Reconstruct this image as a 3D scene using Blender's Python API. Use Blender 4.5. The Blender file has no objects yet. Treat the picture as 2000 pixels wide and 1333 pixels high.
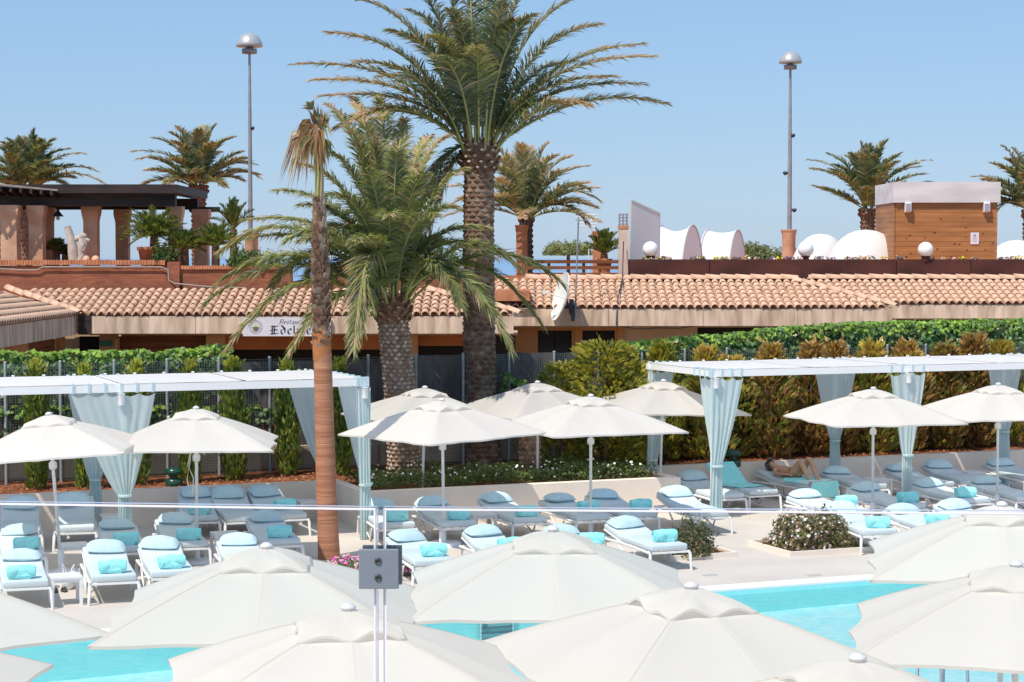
import bpy, bmesh, math, random
from mathutils import Vector, Matrix, noise
random.seed(11)
R = math.radians
S = bpy.context.scene
COL = S.collection
V = Vector

# ------------------------------------------------------------------ camera, sky, sun, exposure
EYE = 5.1
FPX = 3800.0
PITCH = math.atan((666.5 - 505.0) / FPX)
cam_d = bpy.data.cameras.new("camera")
cam_d.sensor_width = 36.0
cam_d.lens = 36.0 * FPX / 2000.0
cam_d.clip_start = 0.1
cam_d.clip_end = 60000
cam = bpy.data.objects.new("camera", cam_d)
cam.location = (0, 0, EYE)
cam.rotation_euler = (R(90) - PITCH, 0, 0)
COL.objects.link(cam)
S.camera = cam

SUN_EL = 57.0
to_sun = V((-0.62, -0.78, 0)).normalized() * math.cos(R(SUN_EL)) + V((0, 0, math.sin(R(SUN_EL))))
world = bpy.data.worlds.new("World")
S.world = world
world.use_nodes = True
wn = world.node_tree.nodes
wl = world.node_tree.links
bg = wn["Background"]
sky = wn.new("ShaderNodeTexSky")
sky.sky_type = 'NISHITA'
sky.sun_disc = False
sky.sun_elevation = R(SUN_EL)
sky.sun_rotation = math.atan2(to_sun.x, to_sun.y) % (2 * math.pi)
sky.altitude = 0
sky.air_density = 1.0
sky.dust_density = 0.3
sky.ozone_density = 1.5
tint = wn.new("ShaderNodeMixRGB")                    # even, slightly hazy summer blue all round
tint.inputs[0].default_value = 0.86
tint.inputs[2].default_value = (0.645, 1.175, 1.985, 1)
wl.new(sky.outputs[0], tint.inputs[1])
wl.new(tint.outputs[0], bg.inputs[0])
bg.inputs[1].default_value = 0.15

sun_d = bpy.data.lights.new("sun", 'SUN')
sun_d.energy = 2.15
sun_d.angle = R(0.5)
sun_d.color = (1.0, 0.92, 0.80)
sun = bpy.data.objects.new("sun", sun_d)
sun.rotation_euler = to_sun.to_track_quat('Z', 'Y').to_euler()
COL.objects.link(sun)

S.view_settings.view_transform = 'Standard'
S.view_settings.look = 'None'
S.view_settings.gamma = 1.0
S.view_settings.use_curve_mapping = False
S.view_settings.exposure = 1.09
S.render.film_transparent = False
S.cycles.max_bounces = 10
S.cycles.transparent_max_bounces = 24
S.cycles.caustics_reflective = False
S.cycles.caustics_refractive = False

# ------------------------------------------------------------------ placing helpers
SP, CP = math.sin(PITCH), math.cos(PITCH)
def ray(px, py):
    x = (px - 1000.0) / FPX
    y = (666.5 - py) / FPX
    return V((x, CP + y * SP, -SP + y * CP))
def P(px, py, z):                      # surveyed point on the level z
    d = ray(px, py)
    t = (z - EYE) / d.z
    return V((d.x * t, d.y * t, z))
def Q(px, py, Y):                      # surveyed point at distance Y
    d = ray(px, py)
    t = Y / d.y
    return V((d.x * t, Y, EYE + d.z * t))
YAW = R(22)
U = V((math.cos(YAW), math.sin(YAW), 0))
W = V((-math.sin(YAW), math.cos(YAW), 0))
ORG = V((0, 39.75, 0))
def G(a, b, z=0.0):                    # terrace coordinates: a along the planter wall, b away from the pool
    return ORG + U * a + W * b + V((0, 0, z))

# ------------------------------------------------------------------ materials
def new_mat(name):
    m = bpy.data.materials.new(name)
    m.use_nodes = True
    nt = m.node_tree
    return m, nt.nodes, nt.links, nt.nodes["Principled BSDF"]
def mat(name, c1, c2=None, scale=6.0, rough=0.6, bump=0.0, bscale=None, metal=0.0, spec=0.4, trans=0.0, detail=4.0,
        stretch=(1, 1, 1), vary=0.0, contrast=(0.35, 0.65), tcol=None):
    KEY = 1.19                                             # measured reflectances for this exposure
    c1 = tuple(min(.86, x * KEY) for x in c1)
    if c2 is not None:
        c2 = tuple(min(.88, x * KEY) for x in c2)
    m, n, l, b = new_mat(name)
    b.inputs["Roughness"].default_value = rough
    b.inputs["Metallic"].default_value = metal
    b.inputs["Specular IOR Level"].default_value = spec
    tc = n.new("ShaderNodeTexCoord")
    mp = n.new("ShaderNodeMapping")
    mp.inputs["Scale"].default_value = stretch
    l.new(tc.outputs["Object"], mp.inputs[0])
    colout = None
    if c2 is not None:
        nz = n.new("ShaderNodeTexNoise")
        nz.inputs["Scale"].default_value = scale
        nz.inputs["Detail"].default_value = detail
        l.new(mp.outputs[0], nz.inputs["Vector"])
        rp = n.new("ShaderNodeValToRGB")
        rp.color_ramp.elements[0].position = contrast[0]
        rp.color_ramp.elements[1].position = contrast[1]
        rp.color_ramp.elements[0].color = (*c1, 1)
        rp.color_ramp.elements[1].color = (*c2, 1)
        l.new(nz.outputs[0], rp.inputs[0])
        colout = rp.outputs[0]
    else:
        rgb = n.new("ShaderNodeRGB")
        rgb.outputs[0].default_value = (*c1, 1)
        colout = rgb.outputs[0]
    if vary:
        oi = n.new("ShaderNodeObjectInfo")
        hs = n.new("ShaderNodeHueSaturation")
        mr = n.new("ShaderNodeMapRange")
        mr.inputs["To Min"].default_value = 1 - vary
        mr.inputs["To Max"].default_value = 1 + vary
        l.new(oi.outputs["Random"], mr.inputs["Value"])
        l.new(mr.outputs[0], hs.inputs["Value"])
        l.new(colout, hs.inputs["Color"])
        colout = hs.outputs[0]
    l.new(colout, b.inputs["Base Color"])
    if bump:
        nb = n.new("ShaderNodeTexNoise")
        nb.inputs["Scale"].default_value = bscale or scale * 3
        nb.inputs["Detail"].default_value = 5
        l.new(mp.outputs[0], nb.inputs["Vector"])
        bp = n.new("ShaderNodeBump")
        bp.inputs["Strength"].default_value = bump
        bp.inputs["Distance"].default_value = 0.02
        l.new(nb.outputs[0], bp.inputs["Height"])
        l.new(bp.outputs[0], b.inputs["Normal"])
    if trans:
        out = n["Material Output"]
        tr = n.new("ShaderNodeBsdfTranslucent")
        mx = n.new("ShaderNodeMixShader")
        mx.inputs[0].default_value = trans
        if tcol:
            tr.inputs[0].default_value = (*tcol, 1)
        else:
            l.new(colout, tr.inputs[0])
        l.new(b.outputs[0], mx.inputs[1])
        l.new(tr.outputs[0], mx.inputs[2])
        l.new(mx.outputs[0], out.inputs[0])
    return m

M = {}
M['deck'] = mat('smooth_concrete', (0.505, 0.45, 0.41), (0.575, 0.515, 0.47), scale=0.7, rough=0.75, bump=0.15, bscale=40, detail=8)
M['coping'] = mat('white_coping', (0.74, 0.74, 0.75), (0.80, 0.80, 0.80), scale=3, rough=0.5)
M['wallw'] = mat('planter_render', (0.70, 0.605, 0.52), (0.75, 0.655, 0.57), scale=1.6, rough=0.8, bump=0.15, bscale=30)
M['soil'] = mat('bark_soil', (0.10, 0.035, 0.015), (0.24, 0.085, 0.035), scale=9, rough=0.95, bump=0.9, bscale=25)
M['chip1'] = mat('bark_chip_red', (0.30, 0.10, 0.04), rough=0.9)
M['chip2'] = mat('bark_chip_brown', (0.17, 0.06, 0.025), rough=0.9)
M['chip3'] = mat('bark_chip_pale', (0.42, 0.20, 0.09), rough=0.9)
M['dirt'] = mat('dirt_ground', (0.22, 0.16, 0.11), (0.30, 0.22, 0.15), scale=0.5, rough=0.95, bump=0.4, bscale=5)
M['pooltile'] = mat('pool_mosaic', (0.27, 0.71, 0.77), (0.33, 0.76, 0.81), scale=7, rough=0.35, detail=6)
M['poolfloor'] = mat('pool_floor', (0.38, 0.70, 0.74), (0.56, 0.78, 0.80), scale=4, rough=0.5, detail=8)  # colour mottling imitates rippled sunlight on the floor
M['white'] = mat('white_powder_coat', (0.78, 0.77, 0.76), rough=0.35)
M['wframe'] = mat('white_lounger_frame', (0.78, 0.765, 0.745), rough=0.4)
M['cabw'] = mat('white_cabana_paint', (0.76, 0.76, 0.78), rough=0.4)
M['canopy'] = mat('cream_canvas', (0.715, 0.68, 0.635), (0.722, 0.69, 0.645), scale=2.0, rough=0.85, spec=0.15, bump=0.12, bscale=160, trans=0.48, vary=0.015)
M['tab'] = mat('curtain_tab_cloth', (0.56, 0.69, 0.74), rough=0.8, trans=0.3)
M['cabfab'] = mat('white_canopy_cloth', (0.69, 0.67, 0.665), (0.73, 0.71, 0.70), scale=2, rough=0.85, spec=0.1, trans=0.32)
M['curtain'] = mat('pale_blue_voile', (0.58, 0.705, 0.735), (0.64, 0.73, 0.755), scale=3, rough=0.8, spec=0.15, trans=0.6)
M['mattress'] = mat('pale_blue_mattress', (0.49, 0.565, 0.595), (0.535, 0.605, 0.635), scale=2.5, rough=0.7, bump=0.1, bscale=60, vary=0.05)
M['pillow'] = mat('pale_blue_pillow', (0.42, 0.57, 0.615), (0.48, 0.625, 0.665), scale=5, rough=0.75, bump=0.25, bscale=14, vary=0.06)
M['towel'] = mat('turquoise_towel', (0.24, 0.74, 0.72), (0.36, 0.83, 0.80), scale=14, rough=0.95, bump=0.6, bscale=45, spec=0.1, vary=0.05)
M['towelpink'] = mat('pink_towel_stripe', (0.62, 0.22, 0.26), rough=0.95, bump=0.4, bscale=45)
M['towelwhite'] = mat('pale_towel_stripe', (0.60, 0.74, 0.70), rough=0.95, bump=0.4, bscale=45)
M['pole'] = mat('silver_pole', (0.52, 0.52, 0.52), (0.58, 0.58, 0.57), scale=8, rough=0.4, metal=0.0)
M['cap'] = mat('grey_cap', (0.58, 0.57, 0.59), rough=0.4)
M['rope'] = mat('cream_rope', (0.7, 0.66, 0.55), rough=0.9)
M['steel'] = mat('brushed_steel', (0.195, 0.225, 0.26), (0.205, 0.235, 0.27), scale=30, rough=0.5, metal=0.35, stretch=(1, 1, 14))
M['screw'] = mat('dark_screw', (0.07, 0.07, 0.07), (0.10, 0.10, 0.10), scale=60, rough=0.4, metal=0.6)
M['screwhole'] = mat('socket_black', (0.015, 0.015, 0.015), rough=0.6)
M['chrome'] = mat('pool_steel', (0.6, 0.62, 0.63), rough=0.25, metal=0.8)
M['tread'] = mat('dark_tread', (0.03, 0.10, 0.16), rough=0.5)
M['fencepost'] = mat('galvanised_post', (0.26, 0.28, 0.30), (0.34, 0.36, 0.38), scale=12, rough=0.5, metal=0.3)
M['wire'] = mat('fence_wire', (0.16, 0.18, 0.17), rough=0.6)
M['screen'] = mat('shade_cloth', (0.075, 0.062, 0.060), (0.17, 0.145, 0.14), scale=3.0, rough=0.95, bump=0.6, bscale=22, stretch=(1.6, 1.6, 0.5))
M['block'] = mat('rough_block', (0.44, 0.335, 0.235), (0.60, 0.48, 0.36), scale=2.2, rough=0.9, bump=0.5, bscale=9, vary=0.10)
M['boardlt'] = mat('weathered_board', (0.46, 0.38, 0.29), (0.62, 0.53, 0.43), scale=5, rough=0.9, stretch=(3, 3, 0.3), vary=0.1)
M['concrete'] = mat('stained_fascia', (0.36, 0.25, 0.175), (0.70, 0.53, 0.41), scale=4.5, rough=0.9, bump=0.25, bscale=10, stretch=(1.0, 1.0, 0.16), detail=6, contrast=(0.3, 0.66))
M['tile'] = mat('clay_roof_tile', (0.47, 0.295, 0.20), (0.58, 0.385, 0.275), scale=3, rough=0.9, bump=0.2, bscale=30, vary=0.09, spec=0.2)
M['tilelo'] = mat('clay_pan_tile', (0.36, 0.21, 0.14), (0.48, 0.30, 0.21), scale=4, rough=0.95)
M['rust'] = mat('rust_painted_wall', (0.30, 0.095, 0.026), (0.38, 0.125, 0.038), scale=1.3, rough=0.85)
M['ochre'] = mat('ochre_pillar', (0.42, 0.19, 0.075), (0.48, 0.23, 0.10), scale=1.5, rough=0.85)
M['ochrelt'] = mat('beige_wall', (0.40, 0.27, 0.16), (0.48, 0.34, 0.22), scale=1, rough=0.85)
M['woodred'] = mat('brown_red_shutter', (0.14, 0.045, 0.016), (0.21, 0.075, 0.028), scale=5, rough=0.7, stretch=(0.3, 1, 3), vary=0.15)
M['dark'] = mat('dark_opening', (0.018, 0.015, 0.014), rough=0.8)
M['glassdark'] = mat('dark_window_glass', (0.025, 0.022, 0.022), rough=0.08, spec=0.6)
M['pillarst'] = mat('sandstone_column', (0.46, 0.26, 0.16), (0.62, 0.38, 0.25), scale=2.0, rough=0.9, bump=0.3, bscale=12)
M['pergola'] = mat('dark_stained_beam', (0.018, 0.012, 0.012), (0.045, 0.026, 0.024), scale=4, rough=0.6, stretch=(0.3, 1, 3))
M['pergedge'] = mat('sunlit_edge_board', (0.30, 0.26, 0.22), (0.45, 0.41, 0.36), scale=3, rough=0.8)  # pale colour stands for sun on the pergola edge
M['terra'] = mat('terracotta', (0.38, 0.14, 0.065), (0.50, 0.21, 0.11), scale=4, rough=0.85)
M['terralt'] = mat('pale_terracotta', (0.62, 0.33, 0.20), (0.68, 0.40, 0.26), scale=4, rough=0.85)
M['stone'] = mat('grey_driftwood', (0.34, 0.275, 0.235), (0.48, 0.41, 0.36), scale=5, rough=0.9, bump=0.5, bscale=14)
M['corten'] = mat('corten_steel', (0.045, 0.013, 0.010), (0.085, 0.024, 0.018), scale=1.5, rough=0.8, vary=0.1)
M['globe'] = mat('white_globe_glass', (0.80, 0.77, 0.80), rough=0.25, spec=0.5)
M['tent'] = mat('white_tent_fabric', (0.78, 0.77, 0.78), rough=0.7, trans=0.2, bump=0.3, bscale=2.5)
M['tentgrey'] = mat('grey_tent_inside', (0.50, 0.49, 0.50), rough=0.8)
M['kiosk'] = mat('varnished_pine', (0.275, 0.115, 0.038), (0.36, 0.16, 0.056), scale=2.2, rough=0.55, stretch=(0.35, 0.35, 3), vary=0.10)
M['knot'] = mat('pine_knot', (0.14, 0.045, 0.012), rough=0.6)
M['awning'] = mat('clear_awning_film', (0.50, 0.46, 0.46), (0.62, 0.58, 0.58), scale=1.1, rough=0.4, stretch=(0.6, 1, 2.2))
M['panelg'] = mat('frosted_sheet', (0.74, 0.725, 0.725), (0.82, 0.80, 0.80), scale=2.0, rough=0.45, trans=0.5, stretch=(3, 3, 0.1))
M['chimney'] = mat('cream_render', (0.46, 0.34, 0.27), (0.55, 0.43, 0.35), scale=2, rough=0.9)
M['lampgrey'] = mat('grey_lamp_post', (0.22, 0.22, 0.24), (0.30, 0.295, 0.31), scale=3, rough=0.45, metal=0.2)
M['lampdome'] = mat('satin_lamp_dome', (0.42, 0.415, 0.42), rough=0.32, metal=0.35)
M['flood'] = mat('floodlight_black', (0.04, 0.045, 0.06), rough=0.4)
M['dish'] = mat('dish_white', (0.66, 0.655, 0.62), rough=0.5)
M['sign'] = mat('sign_board', (0.60, 0.565, 0.60), (0.64, 0.61, 0.64), scale=1.5, rough=0.5)
M['ink'] = mat('sign_ink_blue', (0.012, 0.015, 0.06), rough=0.6)
M['inkgreen'] = mat('emblem_green', (0.05, 0.16, 0.10), rough=0.6)
M['inkyellow'] = mat('emblem_yellow', (0.55, 0.50, 0.12), rough=0.6)
M['inkred'] = mat('emblem_red', (0.40, 0.08, 0.06), rough=0.6)
M['inkgrey'] = mat('emblem_grey', (0.30, 0.29, 0.36), rough=0.6)
M['greenlamp'] = mat('dark_green_bollard', (0.006, 0.05, 0.035), rough=0.25, spec=0.6)
M['greensign'] = mat('green_plate', (0.02, 0.12, 0.06), rough=0.5)
M['black'] = mat('black_plastic', (0.02, 0.02, 0.022), rough=0.5)
M['cable'] = mat('grey_conduit', (0.28, 0.24, 0.22), rough=0.7)
M['skin'] = mat('tanned_skin', (0.46, 0.26, 0.16), (0.54, 0.32, 0.20), scale=4, rough=0.55)
M['hair'] = mat('grey_brown_hair', (0.07, 0.055, 0.055), (0.16, 0.13, 0.125), scale=40, rough=0.7)
M['bikini'] = mat('dark_swimwear', (0.03, 0.03, 0.05), rough=0.7)
M['sea'] = mat('sea_water', (0.16, 0.26, 0.40), (0.19, 0.30, 0.44), scale=0.01, rough=0.35)
# foliage
def leafmat(name, c, tr=0.35, vary=0.25, rough=0.5):
    c = tuple(x * 1.42 for x in c)
    return mat(name, tuple(x * 0.8 for x in c), tuple(x * 1.2 for x in c), scale=1.3, rough=rough, trans=tr, vary=vary, spec=0.35,
               tcol=(c[0] * 1.5, c[1] * 1.5, c[2] * 0.8))
M['pg1'] = leafmat('palm_green', (0.074, 0.104, 0.052))
M['pg2'] = leafmat('palm_olive', (0.122, 0.138, 0.062))
M['pg3'] = leafmat('palm_greygreen', (0.145, 0.162, 0.118))
M['pdry'] = leafmat('palm_dry_tip', (0.32, 0.225, 0.155))
M['pyel'] = leafmat('palm_yellow_green', (0.19, 0.205, 0.075))
M['fandry'] = leafmat('fan_leaf_dead', (0.20, 0.105, 0.05))
M['fanpale'] = leafmat('fan_leaf_straw', (0.42, 0.32, 0.22))
M['pscarlt'] = mat('pale_leaf_scar', (0.27, 0.205, 0.16), (0.50, 0.415, 0.345), scale=7, rough=0.95, bump=0.5, bscale=22)
M['sg1'] = leafmat('sago_dark', (0.040, 0.070, 0.022))
M['sg2'] = leafmat('sago_mid', (0.120, 0.150, 0.035))  # paler frond green, mixed in at random
M['sg3'] = leafmat('sago_yellow', (0.24, 0.24, 0.045))
M['rach'] = mat('palm_rachis', (0.28, 0.27, 0.085), (0.36, 0.32, 0.12), scale=3, rough=0.5)
M['rachdry'] = mat('palm_rachis_dry', (0.34, 0.24, 0.13), rough=0.7)
M['ptrunk'] = mat('palm_trunk_bark', (0.13, 0.085, 0.06), (0.24, 0.175, 0.135), scale=9, rough=0.95, bump=0.6, bscale=20)
M['pboot'] = mat('palm_leaf_scar', (0.19, 0.125, 0.085), (0.34, 0.25, 0.185), scale=7, rough=0.95, bump=0.5, bscale=22)
M['pboot2'] = mat('palm_boot_dark', (0.10, 0.05, 0.03), (0.22, 0.12, 0.075), scale=8, rough=0.95, bump=0.5, bscale=22)
M['pfibre'] = mat('palm_fibre', (0.30, 0.10, 0.035), (0.40, 0.16, 0.06), scale=12, rough=0.95, stretch=(4, 4, 0.6), bump=0.5, bscale=40)
M['wtrunk'] = mat('fan_palm_smooth_bark', (0.255, 0.095, 0.048), (0.41, 0.19, 0.108), scale=1.6, rough=0.85, stretch=(0.35, 0.35, 5.0), bump=0.8, bscale=9, detail=7)
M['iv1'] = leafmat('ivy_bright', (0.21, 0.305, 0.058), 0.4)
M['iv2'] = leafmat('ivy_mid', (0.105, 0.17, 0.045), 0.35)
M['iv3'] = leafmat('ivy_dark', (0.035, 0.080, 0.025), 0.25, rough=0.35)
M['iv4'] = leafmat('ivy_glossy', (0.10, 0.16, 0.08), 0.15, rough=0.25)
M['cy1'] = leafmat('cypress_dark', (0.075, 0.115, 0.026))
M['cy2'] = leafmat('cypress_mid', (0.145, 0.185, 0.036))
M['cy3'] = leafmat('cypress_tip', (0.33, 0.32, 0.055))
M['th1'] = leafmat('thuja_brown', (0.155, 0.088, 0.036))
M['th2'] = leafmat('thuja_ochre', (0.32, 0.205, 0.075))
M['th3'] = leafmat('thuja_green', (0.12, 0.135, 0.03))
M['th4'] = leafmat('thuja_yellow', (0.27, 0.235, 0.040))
M['bark'] = mat('dark_bark', (0.08, 0.05, 0.035), (0.14, 0.09, 0.06), scale=8, rough=0.95)
M['gc1'] = leafmat('groundcover_green', (0.055, 0.085, 0.026))
M['gc2'] = leafmat('groundcover_pale', (0.10, 0.135, 0.04))  # paler leaf green, scattered at random among the darker
M['bu1'] = leafmat('bush_dark', (0.040, 0.058, 0.026))
M['bu2'] = leafmat('bush_olive', (0.15, 0.15, 0.05))
M['bu3'] = leafmat('bush_red_shoot', (0.17, 0.095, 0.055))
M['flw'] = mat('white_petal', (0.80, 0.78, 0.74), rough=0.7)
M['flp'] = mat('pink_petal', (0.62, 0.42, 0.39), rough=0.7)
M['flm'] = mat('magenta_petal', (0.66, 0.12, 0.42), rough=0.7)
M['fly'] = mat('yellow_petal', (0.70, 0.55, 0.05), rough=0.7)
M['flv'] = mat('violet_petal', (0.20, 0.07, 0.22), rough=0.7)
M['flo'] = mat('orange_petal', (0.75, 0.38, 0.03), rough=0.7)
M['farb'] = leafmat('far_bush_green', (0.13, 0.145, 0.06))

def glass_mat(name, tint, refl=0.5, ior=1.45, rough=0.0):
    m, n, l, b = new_mat(name)
    out = n["Material Output"]
    tr = n.new("ShaderNodeBsdfTransparent")
    tr.inputs[0].default_value = (*tint, 1)
    gl = n.new("ShaderNodeBsdfGlossy")
    gl.inputs["Roughness"].default_value = rough
    fr = n.new("ShaderNodeFresnel")
    fr.inputs[0].default_value = ior
    mu = n.new("ShaderNodeMath")
    mu.operation = 'MULTIPLY'
    mu.inputs[1].default_value = refl
    mx = n.new("ShaderNodeMixShader")
    l.new(fr.outputs[0], mu.inputs[0])
    l.new(mu.outputs[0], mx.inputs[0])
    l.new(tr.outputs[0], mx.inputs[1])
    l.new(gl.outputs[0], mx.inputs[2])
    l.new(mx.outputs[0], out.inputs[0])
    return m, n, l, gl
M['glass'] = glass_mat('clear_glass', (0.965, 0.975, 0.97), 0.7)[0]
M['glassedge'] = mat('polished_glass_edge', (0.84, 0.83, 0.84), rough=0.15, spec=0.8)
M['glassedgedk'] = mat('glass_edge_arris', (0.42, 0.40, 0.50), rough=0.2, spec=0.6)
_m, _n, _l, _g = glass_mat('pool_water', (0.80, 0.925, 0.95), 0.6, 1.33, 0.02)
_tc = _n.new("ShaderNodeTexCoord"); _nz = _n.new("ShaderNodeTexNoise"); _bp = _n.new("ShaderNodeBump")
_nz.inputs["Scale"].default_value = 5.0; _nz.inputs["Detail"].default_value = 3
_bp.inputs["Strength"].default_value = 0.9; _bp.inputs["Distance"].default_value = 0.09
_l.new(_tc.outputs["Object"], _nz.inputs["Vector"]); _l.new(_nz.outputs[0], _bp.inputs["Height"]); _l.new(_bp.outputs[0], _g.inputs["Normal"])
M['water'] = _m

def brick_mat():
    m, n, l, b = new_mat('red_brickwork')
    tc = n.new("ShaderNodeTexCoord")
    sx = n.new("ShaderNodeSeparateXYZ")
    cx = n.new("ShaderNodeCombineXYZ")
    l.new(tc.outputs["Object"], sx.inputs[0])
    l.new(sx.outputs[0], cx.inputs[0])
    l.new(sx.outputs[2], cx.inputs[1])
    br = n.new("ShaderNodeTexBrick")
    br.inputs["Scale"].default_value = 1.0
    br.inputs["Brick Width"].default_value = 0.26
    br.inputs["Row Height"].default_value = 0.062
    br.inputs["Mortar Size"].default_value = 0.007
    br.inputs["Color1"].default_value = (0.30, 0.078, 0.032, 1)
    br.inputs["Color2"].default_value = (0.42, 0.135, 0.06, 1)
    br.inputs["Mortar"].default_value = (0.26, 0.15, 0.11, 1)
    l.new(cx.outputs[0], br.inputs["Vector"])
    nz = n.new("ShaderNodeTexNoise")
    nz.inputs["Scale"].default_value = 1.2
    nz.inputs["Detail"].default_value = 6
    l.new(tc.outputs["Object"], nz.inputs["Vector"])
    mx = n.new("ShaderNodeMixRGB")
    mx.blend_type = 'MULTIPLY'
    mx.inputs[0].default_value = 0.5
    l.new(br.outputs["Color"], mx.inputs[1])
    rp = n.new("ShaderNodeValToRGB")
    rp.color_ramp.elements[0].position = 0.3
    rp.color_ramp.elements[0].color = (0.5, 0.45, 0.45, 1)
    rp.color_ramp.elements[1].position = 0.65
    l.new(nz.outputs[0], rp.inputs[0])
    l.new(rp.outputs[0], mx.inputs[2])
    l.new(mx.outputs[0], b.inputs["Base Color"])
    bp = n.new("ShaderNodeBump")
    bp.inputs["Strength"].default_value = 0.5
    bp.inputs["Distance"].default_value = 0.01
    l.new(br.outputs["Fac"], bp.inputs["Height"])
    bp.invert = True
    l.new(bp.outputs[0], b.inputs["Normal"])
    b.inputs["Roughness"].default_value = 0.9
    return m
M['brick'] = brick_mat()

# ------------------------------------------------------------------ mesh builder
class MB:
    def __init__(s):
        s.v, s.f, s.m, s.s = [], [], [], []
    def add(s, vs, fs, mi=0, sm=False):
        o = len(s.v)
        s.v.extend([tuple(v) for v in vs])
        for f in fs:
            s.f.append([i + o for i in f])
            s.m.append(mi)
            s.s.append(sm)
        return s
    def box(s, c, d, rot=None, mi=0):
        x, y, z = d[0] / 2, d[1] / 2, d[2] / 2
        vs = [V((i * x, j * y, k * z)) for k in (-1, 1) for j in (-1, 1) for i in (-1, 1)]
        if rot is not None:
            vs = [rot @ v for v in vs]
        c = V(c)
        return s.add([v + c for v in vs], [(0, 2, 3, 1), (4, 5, 7, 6), (0, 1, 5, 4), (2, 6, 7, 3), (0, 4, 6, 2), (1, 3, 7, 5)], mi)
    def bar(s, p, q, w, h, mi=0, up=(0, 0, 1)):
        p, q = V(p), V(q)
        d = q - p
        L = d.length
        y = d.normalized()
        u = V(up)
        if abs(y.dot(u)) > 0.98:
            u = V((1, 0, 0))
        x = y.cross(u).normalized()
        z = x.cross(y)
        rot = Matrix((x, y, z)).transposed()
        return s.box((p + q) / 2, (w, L, h), rot, mi)
    def tube(s, pts, rad, n=8, mi=0, cap=True, sm=True, squash=1.0):
        pts = [V(p) for p in pts]
        if not isinstance(rad, (list, tuple)):
            rad = [rad] * len(pts)
        rings = []
        ref = V((0, 0, 1))
        for i, p in enumerate(pts):
            t = (pts[min(i + 1, len(pts) - 1)] - pts[max(i - 1, 0)]).normalized()
            if abs(t.dot(ref)) > 0.95:
                ref = V((1, 0, 0)) if abs(t.x) < 0.9 else V((0, 1, 0))
            x = t.cross(ref).normalized()
            y = x.cross(t).normalized()
            rings.append([p + (x * math.cos(2 * math.pi * k / n) + y * math.sin(2 * math.pi * k / n) * squash) * rad[i] for k in range(n)])
        vs = [v for r in rings for v in r]
        fs = []
        for i in range(len(pts) - 1):
            for k in range(n):
                fs.append((i * n + k, i * n + (k + 1) % n, (i + 1) * n + (k + 1) % n, (i + 1) * n + k))
        s.add(vs, fs, mi, sm)
        if cap:
            s.add(rings[0], [tuple(range(n))[::-1]], mi)
            s.add(rings[-1], [tuple(range(n))], mi)
        return s
    def lathe(s, prof, n=16, c=(0, 0, 0), mi=0, sm=True, sq=False):
        c = V(c)
        vs, fs = [], []
        for r, z in prof:
            for k in range(n):
                a = 2 * math.pi * (k + 0.5) / n
                rr = r / max(abs(math.cos(a)), abs(math.sin(a))) if sq else r
                vs.append(c + V((rr * math.cos(a), rr * math.sin(a), z)))
        for i in range(len(prof) - 1):
            for k in range(n):
                fs.append((i * n + k, i * n + (k + 1) % n, (i + 1) * n + (k + 1) % n, (i + 1) * n + k))
        s.add(vs, fs, mi, sm)
        s.add(vs[:n], [tuple(range(n))[::-1]], mi)
        s.add(vs[-n:], [tuple(range(n))], mi)
        return s
    def sphere(s, c, r, nu=16, nv=10, mi=0, sx=1, sy=1, sz=1):
        prof = [(max(1e-4, r * math.sin(math.pi * i / nv)), -r * math.cos(math.pi * i / nv)) for i in range(nv + 1)]
        o = len(s.v)
        s.lathe(prof, nu, (0, 0, 0), mi)
        c = V(c)
        for i in range(o, len(s.v)):
            v = s.v[i]
            s.v[i] = (v[0] * sx + c.x, v[1] * sy + c.y, v[2] * sz + c.z)
        return s
    def quad(s, a, b, c, d, mi=0, sm=False):
        return s.add([a, b, c, d], [(0, 1, 2, 3)], mi, sm)
    def prism(s, poly, off, mi=0):          # polygon of 3-D points pushed along off
        off = V(off)
        n = len(poly)
        vs = [V(p) for p in poly] + [V(p) + off for p in poly]
        fs = [tuple(range(n))[::-1], tuple(range(n, 2 * n))]
        for k in range(n):
            fs.append((k, (k + 1) % n, n + (k + 1) % n, n + k))
        return s.add(vs, fs, mi)
    def mesh(s, name, mats):
        me = bpy.data.meshes.new(name)
        me.from_pydata(s.v, [], s.f)
        if not isinstance(mats, (list, tuple)):
            mats = [mats]
        for k in mats:
            me.materials.append(M[k] if isinstance(k, str) else k)
        me.polygons.foreach_set("material_index", s.m)
        me.polygons.foreach_set("use_smooth", s.s)
        me.update()
        return me
    def build(s, name, mats, parent=None, loc=None, rot=None):
        return link(name, s.mesh(name, mats), parent, loc, rot)

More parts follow.
